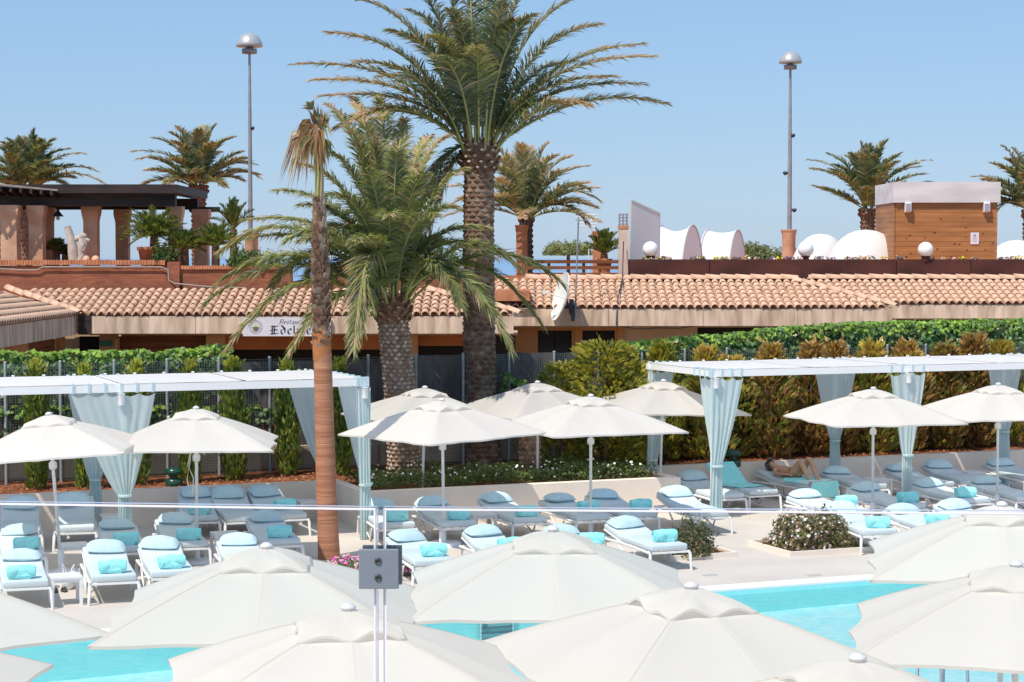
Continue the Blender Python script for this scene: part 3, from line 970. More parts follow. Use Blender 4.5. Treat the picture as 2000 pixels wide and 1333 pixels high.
mb.tube([Q(-20, 524, 54.62), Q(40, 528, 54.62), Q(72, 528, 54.62), Q(84, 522, 54.62), Q(315, 522, 54.62), Q(328, 527, 54.6), Q(330, 548, 54.6), Q(340, 554, 54.55), Q(420, 562, 54.6), Q(480, 563, 54.6)], 0.022, 7)
tag(mb.build('conduit_pipe', 'cable'), 'thin grey conduit running along the brick parapet', 'pipe')

PG = thing('pergola', 'dark stained timber pergola on sandstone columns over the roof terrace', 'pergola', (-14, 58, 4.2))
GO = V((-14, 58, 4.2))
def gpart(mb, name, m_):
    mb.v = [tuple(V(v) - GO) for v in mb.v]
    return mb.build(name, m_, PG)
prof = [(0.23, 0), (0.23, .12), (0.20, .16), (0.20, 2.00), (0.215, 2.05), (0.215, 2.10), (0.235, 2.15), (0.235, 2.20), (0.25, 2.24), (0.25, 2.42)]
for (px, Y, k) in ((22, 55.9, 1.15), (74, 56.3, 1.0), (93, 58.5, .9), (180, 57.3, 1.0), (241, 60.6, .96), (344, 57.3, 0.95), (395, 60.4, 1.05)):
    mb = MB()
    mb.lathe([(r * k * (57 / 57), z) for r, z in prof], 4, (xs(px, Y), Y, 4.2), sm=False, sq=True)
    gpart(mb, 'column', 'pillarst')
xr = xs(345, 56)
for Y in (56.6, 60.6):
    mb = MB()
    mb.box(((-26 + xr - .1) / 2, Y, 6.78), (xr + 26 - .1, .32, .34))
    gpart(mb, 'beam', 'pergola')
mb = MB()
mb.box(((-26 + xr) / 2, 56.05, 7.08), (xr + 26, .10, .22))
gpart(mb, 'fascia_board', 'pergola')
mb = MB()
mb.box((xr + .05, 58.6, 7.08), (.1, 5.2, .22))
gpart(mb, 'fascia_board', 'pergola')
mb = MB()
mb.box(((-26 + xr) / 2, 58.6, 7.20), (xr + 26, 5.1, .05))
gpart(mb, 'roof_boards', 'pergola')
for i in range(26):
    x = xr - .35 - i * .62
    mb = MB()
    mb.box((x, 58.6, 7.06), (.09, 5.0, .18))
    gpart(mb, 'rafter', 'pergola')
mb = MB()
mb.bar(V((xr - .4, 60.75, 6.62)), V((xr + .55, 60.75, 6.62)), .16, .16)
gpart(mb, 'beam', 'pergola')
# lean-to edge at the far left, a step nearer
mb = MB()
a_, b_ = Q(-40, 357, 54.9), Q(112, 372, 55.9)
mb.bar(a_, b_, .06, .05)
gpart(mb, 'edge_board', 'pergedge')
mb = MB()
mb.add([Q(-60, 360, 54.9), Q(112, 374, 55.9), V((xs(112, 55.9), 57.5, 7.1)), V((-20, 57.5, 7.3))], [(0, 1, 2, 3)])
gpart(mb, 'roof_boards', 'pergola')
for i in range(8):
    p = Q(-40 + i * 20, 362 + i * 1.7, 54.95 + i * .11)
    mb = MB()
    mb.bar(p + V((0, 0, -.05)), p + V((0, 2.0, -.25)), .07, .12)
    gpart(mb, 'rafter', 'pergola')
mb = MB()
for i in range(12):
    mb.box((xs(-8, 56), 56.0, 4.3 + i * .17), (1.05, .05, .15))
tag(mb.build('slatted_shutter', 'pergola'), 'dark slatted shutter at the left end of the pergola', 'shutter')
# hanging lamp
hl = thing('pendant_lamp', 'small dark bell shaped lamp hanging below the pergola beam', 'lamp', Q(113, 410, 57.2))
mb = MB(); mb.tube([(0, 0, .02), (0, 0, .18)], .012, 6); mb.build('cord', 'black', hl)
mb = MB(); mb.lathe([(.03, .05), (.05, -.05), (.12, -.14), (.17, -.19), (.16, -.2)], 12); mb.build('shade', 'flood', hl)
mb = MB(); mb.sphere((0, 0, -.25), .06, 10, 8); mb.build('bulb', 'globe', hl)
# driftwood sculpture and terracotta balls on the parapet
dw = thing('driftwood_sculpture', 'grey weathered branch sculpture standing on the parapet beside a column', 'sculpture', Q(150, 510, 54.9))
k = 54.9 / FPX
def dp(x, y, d=0):
    return V(((x - 150) * k, d, (510 - y) * k))
mb = MB(); mb.tube([dp(145, 512), dp(143, 490), dp(139, 465), dp(132, 443)], [.16, .15, .11, .09], 10); mb.build('trunk', 'stone', dw)
mb = MB(); mb.tube([dp(142, 472), dp(150, 466, .03), dp(162, 467, .05), dp(175, 471, .03)], [.06, .085, .08, .05], 8); mb.build('branch', 'stone', dw)
mb = MB(); mb.tube([dp(158, 466, .05), dp(161, 475), dp(157, 490), dp(160, 500), dp(155, 512)], [.10, .12, .09, .11, .10], 9); mb.tube([dp(163, 466), dp(168, 476), dp(166, 484), dp(162, 490)], [.06, .05, .06, .08], 8); mb.build('branch', 'stone', dw)
mb = MB(); mb.sphere(dp(161, 462, .05), .10, 10, 8, sx=1.3); mb.build('knot', 'stone', dw)
for px, lb in ((168, 'terracotta ball on the parapet, the one against the driftwood sculpture'), (187, 'terracotta ball on the parapet in front of the sandstone column')):
    tag(MB().sphere((0, 0, 0), .115, 14, 10).build('terracotta_ball', 'terralt', None, Q(px, 506, 54.9) + V((0, 0, -.02))), lb, 'ball', 'terracotta balls on the parapet')

# timber rail and terracotta pillars right of the palms
rl = thing('terrace_rail', 'brown timber rail between terracotta pillars behind the satellite dish', 'railing', (0, 58.2, 4.2))
for z in (4.62, 4.82, 5.0):
    mb = MB()
    mb.box(((xs(1010, 58.2) + xs(1216, 58.2)) / 2, 0, z - 4.2), (xs(1216, 58.2) - xs(1010, 58.2), .06, .10)); mb.build('rail', 'woodred', rl)
for px in (1072, 1140):
    mb = MB(); mb.box((xs(px, 58.2), .05, .42), (.09, .08, .84)); mb.build('rail_post', 'woodred', rl)
for px, ytop, Y, wpx, lb in ((1019, 440, 59.5, 22, 'terracotta pillar behind the tall date palm trunk'), (1167, 452, 64.0, 18, 'small terracotta pillar left of the louvred chimney'), (492, 450, 62.0, 26, 'round sandstone pillar at the foot of the left lamp post'), (1540, 449, 77.0, 26, 'stubby sandstone pillar carrying the right lamp post')):
    r = wpx / FPX * Y / 2
    b_ = Q(px, 512, Y)
    h = (EYE - b_.z) + (505 - ytop) / FPX * Y + (b_.z - EYE) - (0) 
    zt = Q(px, ytop, Y).z
    mb = MB()
    mb.lathe([(r * 1.05, 4.2), (r * 1.0, 4.4), (r, zt - .22), (r * 1.12, zt - .16), (r * 1.12, zt - .08), (r * 1.2, zt - .06), (r * 1.2, zt)], 4 if px in (1019, 1167) else 14, (0, 0, 0), sm=px not in (1019, 1167), sq=px in (1019, 1167))
    tag(mb.build('terrace_pillar', 'terra' if px in (1019, 1167) else 'pillarst', None, V((xs(px, Y), Y, 0))), lb, 'pillar', 'pillars on the roof terrace')
# low brick kerb and coping under the rail
mb = MB()
mb.box(((xs(900, 58) + xs(1216, 58)) / 2, 58.3, 4.42), (xs(1216, 58) - xs(900, 58), .5, .34))
tag(mb.build('terrace_kerb', 'terra'), 'low terracotta kerb under the timber rail', 'wall')
# chimney with louvred cowl
ch = thing('chimney', 'cream rendered chimney with dark louvred cowl beside the frosted sheet', 'chimney', V((xs(1217, 57.9), 57.9, 4.3)))
kk = 57.9 / FPX
mb = MB(); mb.box((0, 0, .70), (.27, .3, 2.0)); mb.build('stack', 'chimney', ch)
zc = Q(1217, 444, 57.9).z - 4.3
mb = MB(); mb.box((0, 0, zc), (.31, .34, .09)); mb.build('crown', 'terra', ch)
for i in range(4):
    mb = MB(); mb.box((0, 0, zc + .09 + i * .095), (.27, .3, .03)); mb.build('louvre', 'lampgrey', ch)
for sx_ in (-.11, 0, .11):
    mb = MB(); mb.box((sx_, -.13, zc + .21), (.03, .03, .38)); mb.build('cowl_post', 'lampgrey', ch)
    mb = MB(); mb.box((sx_, .13, zc + .21), (.03, .03, .38)); mb.build('cowl_post', 'lampgrey', ch)
# frosted wind screen
ws_ = thing('frosted_wind_screen', 'tall frosted corrugated sheet with sloping top beside the chimney', 'screen', Q(1228, 505, 58.6))
o0 = Q(1228, 505, 58.6)
pa, pb, pc, pd = Q(1228, 540, 58.6), Q(1287, 540, 61.5), Q(1288, 417, 61.5), Q(1232, 391, 58.6)
n = 22
vs, fs = [], []
for i in range(n + 1):
    t = i / n
    off = V((-.2, -.8, 0)).normalized() * 0.03 * math.cos(i * math.pi)
    vs += [pa.lerp(pb, t) + off - o0, pd.lerp(pc, t) + off - o0]
for i in range(n):
    fs.append((2 * i, 2 * i + 2, 2 * i + 3, 2 * i + 1))
mb = MB(); mb.add(vs, fs, 0, True); mb.build('sheet', 'panelg', ws_)
mb = MB(); mb.bar(pc - o0, pd - o0, .05, .04); mb.bar(pb - o0, pc - o0, .05, .05); mb.bar(pa - o0, pd - o0, .05, .05); mb.build('frame', 'panelg', ws_)

# corten planter troughs with flowers and globe lights
segs = [(1227, 1384, 58.0, 'from the chimney to the first joint'), (1384, 1577, 58.0, 'below the white tents'), (1577, 1747, 59.85, 'below the domes'), (1747, 1892, 59.85, 'below the timber kiosk'), (1892, 2060, 59.85, 'at the right edge')]
for (p0, p1, Y, lb) in segs:
    x0, x1 = xs(p0, Y) + .01, xs(p1, Y) - .01
    t = thing('flower_trough', 'long rusty brown steel flower trough ' + lb, 'planter', V(((x0 + x1) / 2, Y, 4.53)), 0, 'steel flower troughs on the roof edge')
    mb = MB()
    L = x1 - x0
    mb.box((0, -.24, .27), (L, .02, .54)); mb.box((0, .24, .27), (L, .02, .54)); mb.box((-L / 2 + .01, 0, .27), (.02, .46, .54)); mb.box((L / 2 - .01, 0, .27), (.02, .46, .54))
    mb.box((0, 0, .02), (L - .04, .46, .03))
    mb.build('trough', 'corten', t)
    mb = MB(); mb.box((0, 0, .49), (L - .05, .45, .04)); mb.build('soil', 'soil', t)
    mb = MB()
    k = 0
    while k < L * 6:
        cx_ = rnd(-L / 2 + .1, L / 2 - .1)
        r_ = rnd(.07, .14)
        fm = random.choice((1, 2, 3, 4, 1, 5))
        for q in range(26):
            u_ = V((rnd(-1, 1), rnd(-1, 1), rnd(-.2, 1))).normalized()
            leaf(mb, V((cx_, rnd(-.12, .12), .53)) + u_ * r_, u_, rnd(.05, .09), 0 if random.random() < .42 else fm, .8)
        k += 1
    tag(mb.build('flowers', ['gc2', 'flp', 'fly', 'flw', 'flv', 'flo'], t), None, None, kind='stuff')
for px, Y, lb in ((1270, 57.98, 'in front of the frosted sheet'), (1573, 58.0, 'in front of the left dome'), (1807, 59.65, 'in front of the timber kiosk')):
    g = thing('globe_light', 'white globe light on the trough ' + lb, 'lamp', V((xs(px, Y), Y, 5.06)), 0, 'globe lights on the flower troughs')
    mb = MB(); mb.sphere((0, 0, .31), .235, 24, 16); mb.build('globe', 'globe', g)
    mb = MB(); mb.lathe([(.10, -.05), (.10, .07), (.14, .09), (.14, .11)], 12); mb.build('holder', 'corten', g)
# near-black block stands in for the shade in the gap below the troughs
mb = MB(); mb.box(((xs(1227, 58.3) + xs(1577, 58.3)) / 2, 58.55, 4.35), (xs(1577, 58.3) - xs(1227, 58.3), .3, .34)); mb.box(((xs(1577, 60.2) + 17.5) / 2, 60.2, 4.35), (17.5 - xs(1577, 60.2), .3, .34))
tag(mb.build('trough_gap_shade', 'dark'), 'near black block standing for the shaded gap under the rusty flower troughs', 'gap block')

# white tents and domes
def tunnel(name, label, p0, p1, r, mats='tent', n=14, sag=0.0, ends=True, inner=None):
    p0, p1 = V(p0), V(p1)
    ax = (p1 - p0).normalized()
    sd = ax.cross(V((0, 0, 1)))
    vs, fs = [], []
    m_ = 6
    for i in range(m_ + 1):
        t = i / m_
        c = p0.lerp(p1, t)
        rr = r * (1 - sag * math.sin(math.pi * t))
        for k in range(n + 1):
            a_ = math.pi * k / n
            vs.append(c + sd * rr * math.cos(a_) + V((0, 0, rr * math.sin(a_))))
    N = n + 1
    for i in range(m_):
        for k in range(n):
            fs.append((i * N + k, i * N + k + 1, (i + 1) * N + k + 1, (i + 1) * N + k))
    t = thing(name, label, 'tent', p0, 0, 'white tents on the roof terrace')
    mb = MB(); mb.add([v - p0 for v in vs], fs, 0, True); mb.build('cover', mats, t)
    mb = MB()
    for c in (p0, p1):
        mb.tube([c - p0 + sd * r * 1.005 * math.cos(math.pi * k / n) + V((0, 0, r * 1.005 * math.sin(math.pi * k / n))) for k in range(N)], .035, 6)
    mb.build('hoop', 'tentgrey', t)
    mb = MB()
    c = p1 - p0
    mb.add([c + sd * r * .99 * math.cos(math.pi * k / n) + V((0, 0, r * .99 * math.sin(math.pi * k / n))) for k in range(N)], [tuple(range(N))], 0)
    mb.build('end_panel', 'tent', t)
    return t
def on(px, Y, z=4.2):
    return V((xs(px, Y), Y, z))
kz = 68 / FPX
tunnel('hooped_tent', 'white hooped tent with draped front, left of the pair beside the frosted sheet', on(1290, 66.4), on(1352, 66.1), 2.02, sag=.10)
tunnel('hooped_tent', 'white hooped tent with grey open end, right of the pair', on(1382, 70.6), on(1440, 70.3), 1.92, sag=.05)
dm_l = ('white dome tent behind the globe light, partly hidden by the larger dome', 'large white dome tent beside the timber kiosk', 'white dome tent at the right edge beyond the kiosk')
for (px, top, wpx, Y, lb) in ((1602, 457, 100, 70, dm_l[0]), (1690, 449, 132, 67, dm_l[1]), (1985, 469, 110, 70, dm_l[2])):
    c = on(px, Y)
    hz = Q(px, top, Y).z - 4.2
    rx = wpx / FPX * Y / 2 * 1.25
    t = thing('dome_tent', lb, 'tent', c, 0, 'white tents on the roof terrace')
    vs, fs = [], []
    nu, nv = 18, 8
    for j in range(nv + 1):
        for i in range(nu + 1):
            az = math.pi * i / nu
            el = math.pi / 2 * j / nv
            vs.append(V((rx * math.cos(az) * math.cos(el) ** .9, -0.9 * rx * math.sin(az) * math.cos(el) ** .9, hz * math.sin(el))))
    for j in range(nv):
        for i in range(nu):
            q = j * (nu + 1) + i
            fs.append((q, q + 1, q + nu + 2, q + nu + 1))
    mb = MB(); mb.add(vs, fs, 0, True)
    mb.add([V((v.x, -v.y * .4, v.z)) for v in vs], [f[::-1] for f in fs], 0, True)
    mb.build('cover', 'tent', t)
    mb = MB()
    mb.tube([V((rx * .97 * math.cos(a_), -.62 * rx * abs(math.sin(a_)) ** .5 * .9 - .05, hz * .62 * math.sin(a_))) for a_ in [math.pi * (i + .5) / 17 for i in range(17)]], .028, 6)
    mb.build('hoop', 'tentgrey', t)

# timber kiosk
Yk = 65.0
kx0, kx1 = xs(1748, Yk), xs(1946, Yk)
zt = Q(0, 356, Yk).z
zb = Q(0, 396, Yk).z
kd = 3.3
KO = V(((kx0 + kx1) / 2, Yk, 4.2))
kt = thing('timber_kiosk', 'varnished pine kiosk with translucent white fascia band on the roof terrace', 'kiosk', KO)
kw = kx1 - kx0
nb = 17
bh = (zb - 4.2) / nb
for i in range(nb):
    mb = MB()
    mb.box((0, rnd(-.004, .004), bh * (i + .5)), (kw, .05, bh - .006))
    o = mb.build('board', 'kiosk', kt)
    mb = MB()
    mb.box((-kw / 2 - .03, kd / 2 + .03, bh * (i + .5)), (.05, kd, bh - .006))
    o = mb.build('side_board', 'kiosk', kt)
mb = MB(); mb.box((0, kd / 2 + .08, (zb - 4.2) / 2), (kw - .06, kd - .1, zb - 4.2 - .02)); mb.build('carcass', 'woodred', kt)
mb = MB()
for i in range(30):
    mb.box((rnd(-kw / 2 + .1, kw / 2 - .1), -.027, rnd(.3, zb - 4.4)), (rnd(.05, .09), .004, rnd(.03, .06)))
o = mb.build('knots', 'knot', kt); o['kind'] = 'stuff'
hb = zt - zb
for nm, c, d in (('fascia_band', (0.01, -.12, zb - 4.2 + hb / 2), (kw + .12, .05, hb)), ('fascia_band', (-kw / 2 - .07, kd / 2 - .09, zb - 4.2 + hb / 2 - .002), (.05, kd + .0, hb)), ('roof', (0, kd / 2, zt - 4.2 - .05), (kw + .1, kd, .05))):
    mb = MB(); mb.box(c, d); mb.build(nm, 'awning', kt)
for px in (1770, 1923):
    lx = xs(px, Yk) - KO.x
    t = thing('wall_speaker', 'small white speaker high on the kiosk front, ' + ('left one' if px < 1800 else 'right one'), 'speaker', KO + V((lx, -.12, 0)), 0, 'speakers on the kiosk')
    z0 = Q(0, 416, Yk).z - 4.2
    mb = MB(); mb.prism([(-.10, .08, z0), (-.10, -.10, z0 + .04), (-.10, -.10, z0 + .32), (-.10, .02, z0 + .36), (-.10, .08, z0 + .36)], (.2, 0, 0)); mb.build('cabinet', 'white', t)
    mb = MB(); mb.box((0, -.105, z0 + .18), (.16, .01, .24)); mb.build('grille', 'inkgrey', t)
nt_ = thing('notice_sheet', 'white notice sheet with a small dark mark on the kiosk front', 'notice', KO + V((xs(1902, Yk) - KO.x, -.04, Q(0, 466, Yk).z - 4.2)))
mb = MB(); mb.box((0, 0, 0), (.28, .012, .39)); mb.build('sheet', 'sign', nt_)
mb = MB(); mb.box((0, -.008, .09), (.09, .004, .09)); mb.box((0, -.008, 0), (.16, .004, .015)); mb.box((0, -.008, -.05), (.13, .004, .015)); mb.box((0, -.008, -.1), (.15, .004, .015)); mb.build('print', 'inkgrey', nt_)
dpz = Q(0, 353, 70).z
dpr = thing('parasol', 'dark shallow parasol whose top shows above the kiosk roof', 'parasol', V((xs(1810, 70), 70, 4.2)))
mb = MB(); mb.lathe([(.02, dpz - 4.2), (1.1, dpz - 4.42), (1.15, dpz - 4.44)], 20); mb.build('canopy', 'flood', dpr)
mb = MB(); mb.tube([(0, 0, 0), (0, 0, dpz - 4.25)], .03, 8); mb.build('pole', 'lampgrey', dpr)

# lamp posts
def lamp_post(px, Ytop, ydome, ybase, Y, lb, floods, wd):
    k = Y / FPX
    b_ = V((xs(px, Y), Y, Q(0, ybase, Y).z))
    t = thing('lamp_post', lb, 'lamp post', b_, 0, 'tall lamp posts beyond the roof terrace')
    H = (ybase - ydome) * k
    mb = MB(); mb.tube([(0, 0, 0), (0, 0, H * .5), (0, 0, H)], [4.6 * k, 3.8 * k, 2.2 * k], 12); mb.build('pole', 'lampgrey', t)
    r = wd * k / 2
    mb = MB(); mb.lathe([(.02, 1.02 * r), (.35 * r, .97 * r), (.62 * r, .80 * r), (.84 * r, .54 * r), (.97 * r, .22 * r), (r, .0), (.93 * r, -.03 * r), (.3 * r, .0)], 28, (0, 0, H)); mb.build('dome', 'lampdome', t)
    mb = MB(); mb.lathe([(.30 * r, -.05 * r), (.30 * r, -.16 * r), (.56 * r, -.18 * r), (.56 * r, -.52 * r), (.1 * r, -.55 * r)], 20, (0, 0, H)); mb.build('lantern', 'lampgrey', t)
    for fx, fy, sgn in floods:
        z = (ybase - fy) * k
        mb = MB(); mb.tube([(0, 0, z + .04), (sgn * 6 * k, 0, z)], 1.1 * k, 6)
        f = mb.build('floodlight_arm', 'lampgrey', t)
        mb = MB(); mb.lathe([(2.4 * k, -3 * k), (5.2 * k, 1.2 * k), (5.0 * k, 2.6 * k), (2.5 * k, 4.4 * k)], 10, (sgn * 9 * k, -1 * k, z)); mb.build('floodlight', 'flood', f)
lamp_post(490, 0, 94, 452, 62.0, 'tall grey lamp post with dome head left of the palms', ((497, 253, .5),), 52)
lamp_post(1541, 0, 126, 450, 77.0, 'tall grey lamp post with dome head and floodlights right of the palms', ((1548, 267, .6), (1530, 340, -1), (1552, 412, 1)), 45)

for (px, py, lb) in ((1386, 1124, 'left of the pool corner in the sun'), (1590, 1124, 'below the pink flowering bush')):
    t = thing('deck_drain', 'small grey floor drain in the pale deck ' + lb, 'drain', P(px, py, .002), YAW, 'floor drains')
    mb = MB(); mb.box((0, 0, .003), (.26, .12, .006)); mb.build('plate', 'pole', t)
    for q in range(5):
        mb = MB(); mb.box((-.10 + q * .05, 0, .0072), (.02, .09, .002)); mb.build('slot', 'lampgrey', t)

# satellite dish and aerial mast
Yd = 54.55
dsh = thing('satellite_dish', 'white satellite dish seen edge on in front of the tiled roof', 'satellite dish', Q(1112, 612, Yd))
k = Yd / FPX
D0 = Q(1112, 612, Yd)
ctr = Q(1097, 580, Yd) - D0
nrm = V((-.955, -.22, .255)).normalized()
t1 = nrm.cross(V((0, 1, 0))).normalized()
t2 = nrm.cross(t1)
vs, fs = [], []
nr, na = 5, 28
for j in range(nr + 1):
    for i in range(na):
        r = .70 * j / nr
        a_ = 2 * math.pi * i / na
        vs.append(ctr + (t1 * math.cos(a_) + t2 * math.sin(a_)) * r + nrm * (.16 * (r / .70) ** 2 - .10))
for j in range(nr):
    for i in range(na):
        fs.append((j * na + i, j * na + (i + 1) % na, (j + 1) * na + (i + 1) % na, (j + 1) * na + i))
mb = MB(); mb.add(vs, fs, 0, True); mb.add([v - nrm * .03 for v in vs], [f[::-1] for f in fs], 0, True)
e = len(vs) - na
mb.add([vs[e + i] for i in range(na)] + [vs[e + i] - nrm * .03 for i in range(na)], [(i, (i + 1) % na, na + (i + 1) % na, na + i) for i in range(na)], 0)
mb.build('reflector', 'dish', dsh)
mb = MB(); mb.tube([ctr - nrm * .12, V((.02, .1, .1)), V((.06, .5, -.05))], .035, 8); mb.box((.06, .12, .28), (.12, .16, .22)); mb.box((.10, .1, -.05), (.10, .12, .36)); mb.build('mount', 'flood', dsh)
mb = MB(); mb.tube([ctr - t1 * .0 + t2 * .68 + nrm * .05, ctr + nrm * .55 + t2 * .1], .015, 6); mb.box(ctr + nrm * .55 + t2 * .1, (.08, .08, .12)); mb.build('feed_arm', 'dish', dsh)
an = thing('aerial_mast', 'thin grey aerial mast with a small yagi antenna behind the dish', 'antenna', Q(1123, 622, 54.9))
A0 = Q(1123, 622, 54.9)
mb = MB(); mb.tube([(0, 0, 0), Q(1130, 424, 54.9) - A0], .022, 7); mb.build('mast', 'lampgrey', an)
mb = MB()
for i, (x, y) in enumerate(((1126, 430), (1133, 430), (1140, 431), (1147, 431))):
    p = Q(x, y, 54.9) - A0
    mb.tube([p + V((0, -.25, .0)), p + V((0, .25, .0))], .010, 5)
mb.tube([Q(1124, 430, 54.9) - A0, Q(1150, 431, 54.9) - A0], .012, 5)
mb.build('yagi', 'lampgrey', an)
an2 = thing('roof_aerial', 'pale comb shaped roof aerial above the far terrace by the small pillar', 'antenna', Q(1150, 470, 66))
A1 = Q(1150, 470, 66)
mb = MB(); mb.tube([(0, 0, 4.2 - A1.z), (0, 0, 0), Q(1141, 408, 66) - A1], .02, 6); mb.build('mast', 'dish', an2)
mb = MB()
for i in range(5):
    y = 418 + i * 6
    mb.tube([Q(1122 + i * 2, y, 66) - A1, Q(1168 - i, y + 2, 66) - A1], .018, 5)
mb.build('rods', 'dish', an2)
# ================================================================== PALMS
def bez(p0, p1, p2, n):
    return [p0 * (1 - t) ** 2 + p1 * 2 * t * (1 - t) + p2 * t * t for t in [i / n for i in range(n + 1)]]
def frond_mb(p0, p1, p2, pairs, llen, lw, mats_pick, bare=0.13, rr=0.028, droop=0.25, vee=0.40, nseg=12, dry=0.0, rmi=0):
    mb = MB()
    pts = bez(p0, p1, p2, nseg)
    mb.tube(pts, [rr * (1 - .85 * i / nseg) + .004 for i in range(nseg + 1)], 5, rmi, cap=False)
    up = V((0, 0, 1))
    T0 = (p1 - p0)
    sref = T0.cross(p2 - p0)
    for k in range(pairs):
        t = bare + (1 - bare) * (k + .5) / pairs
        p = p0 * (1 - t) ** 2 + p1 * 2 * t * (1 - t) + p2 * t * t
        T = ((p1 - p0) * (1 - t) + (p2 - p1) * t).normalized()
        if sref.length > 1e-4 and T0.length > 0:
            s = sref.normalized()
            if s.cross(T).z < 0:
                s = -s
        else:
            s = T.cross(up).normalized()
        N = s.cross(T).normalized()
        tt = (t - bare) / (1 - bare)
        prof = min(1.0, 0.35 + 2.6 * tt) * (1.0 - 0.62 * max(0, tt - .45) / .55)
        ang = R(62 - 30 * tt) * rnd(.78, 1.2)
        for sg in (-1, 1):
            L = llen * prof * rnd(.85, 1.12)
            va = vee * rnd(.6, 1.4)
            d = (T * math.cos(ang) + (s * sg * math.cos(va) + N * math.sin(va)) * math.sin(ang)).normalized()
            d = (d + V((rnd(-.2, .2), rnd(-.2, .2), rnd(-.2, .2)))).normalized()
            wv = d.cross(N)
            if wv.length < .05:
                wv = s
            wv = (wv.normalized() + N * rnd(-.7, .7)).normalized()
            w = lw * rnd(.85, 1.2)
            g = V((0, 0, -droop * L * rnd(.5, 1.4)))
            m1 = p + d * L * .5 + g * .25
            m2 = p + d * L + g
            mi = mats_pick(tt)
            mb.add([p - wv * w * .3, p + wv * w * .3, m1 + wv * w * .5, m1 - wv * w * .5, m2], [(0, 1, 2, 3), (3, 2, 4)], mi)
    return mb
FM = ['rach', 'pg1', 'pg2', 'pg3', 'pdry', 'pyel']
def pick_main(dryness, yel=0.0):
    def f(tt):
        r = random.random()
        if r < dryness * (0.06 + 1.5 * tt ** 1.7):
            return 4
        if r > 1 - yel:
            return 5
        return random.choice((1, 1, 2, 3, 3))
    return f
def date_trunk(root, base, top, r0, r1, rows, per, bulge=None, lean_mid=V((0, 0, 0)), mats=('ptrunk', 'pboot', 'pboot2'), proud=0.045):
    n = 26
    mid = (base + top) / 2 + lean_mid
    mb = MB()
    pts = bez(V((0, 0, 0)), mid - base, top - base, n)
    def rad(t):
        r = r0 + (r1 - r0) * t + 0.16 * r0 * max(0, 1 - t * 9)
        if bulge and t > bulge[0]:
            q = (t - bulge[0]) / (1 - bulge[0])
            r *= 1 + bulge[1] * math.sin(math.pi * min(1, q * .85 + .12))
        return r
    mb.tube(pts, [rad(i / n) for i in range(n + 1)], 16, 0)
    mb.build('trunk_core', mats[0], root)
    mb = MB()
    for j in range(rows):
        t = (j + .5) / rows
        c = bez(V((0, 0, 0)), mid - base, top - base, 1)[0]
        c = V((0, 0, 0)) * (1 - t) ** 2 + (mid - base) * 2 * t * (1 - t) + (top - base) * t * t
        r = rad(t)
        h = (top - base).length / rows
        inb = bulge and t > bulge[0]
        for k in range(per):
            a_ = 2 * math.pi * (k + .5 * (j % 2)) / per + rnd(-.06, .06)
            out = V((math.cos(a_), math.sin(a_), 0))
            tn = V((-math.sin(a_), math.cos(a_), 0))
            w = 2 * math.pi * r / per * .5 * rnd(.8, 1.0)
            pr = proud * rnd(.5, 1.3) * (1.9 if inb else 1)
            hh = h * .62 * (1.15 if inb else 1)
            o = c + out * (r - .01)
            tipc = o + out * (pr + .01) + V((0, 0, hh * .15))
            a1, b1, c1, d1 = o - tn * w, o + V((0, 0, -hh)), o + tn * w, o + V((0, 0, hh))
            f1, f2, f3 = tipc - tn * w * .62, tipc + V((0, 0, -hh * .35)), tipc + tn * w * .62
            f4 = tipc + V((0, 0, hh * .40))
            mi = (1 if random.random() < .35 else 0) if not inb else (0 if random.random() < .3 else 1)
            mb.add([a1, b1, c1, d1, f1, f2, f3, f4], [(0, 1, 5, 4), (1, 2, 6, 5), (2, 3, 7, 6), (3, 0, 4, 7)], mi)
            mb.add([f1, f2, f3, f4], [(0, 1, 2, 3)], 0 if (inb and random.random() < .75) else mi)
    o = mb.build('leaf_scars', mats[1:], root)
    o['kind'] = 'stuff'
def palm_frond(root, origin, heart, tip, arch, lw=.032, llen=.52, pairs=64, dry=.5, yel=0.0, droop=.3, ctrl=.5, out0=0.25):
    p0 = heart + (V((tip.x - heart.x, tip.y - heart.y, 0)).normalized() * out0 if (tip - heart).length > .1 else V((0, 0, 0)))
    p1 = p0.lerp(tip, ctrl) + V((0, 0, arch))
    if tip.z - heart.z > 1.2:                                 # steep fronds rise first, then bend outwards
        h_ = (tip - p0)
        p1 = p0 + V((h_.x * .22, h_.y * .22, h_.z * .80 + arch * .45))
    mb = frond_mb(p0 - origin, p1 - origin, tip - origin, pairs, llen, lw, pick_main(dry, yel), droop=droop)
    return mb.build('frond', FM, root)

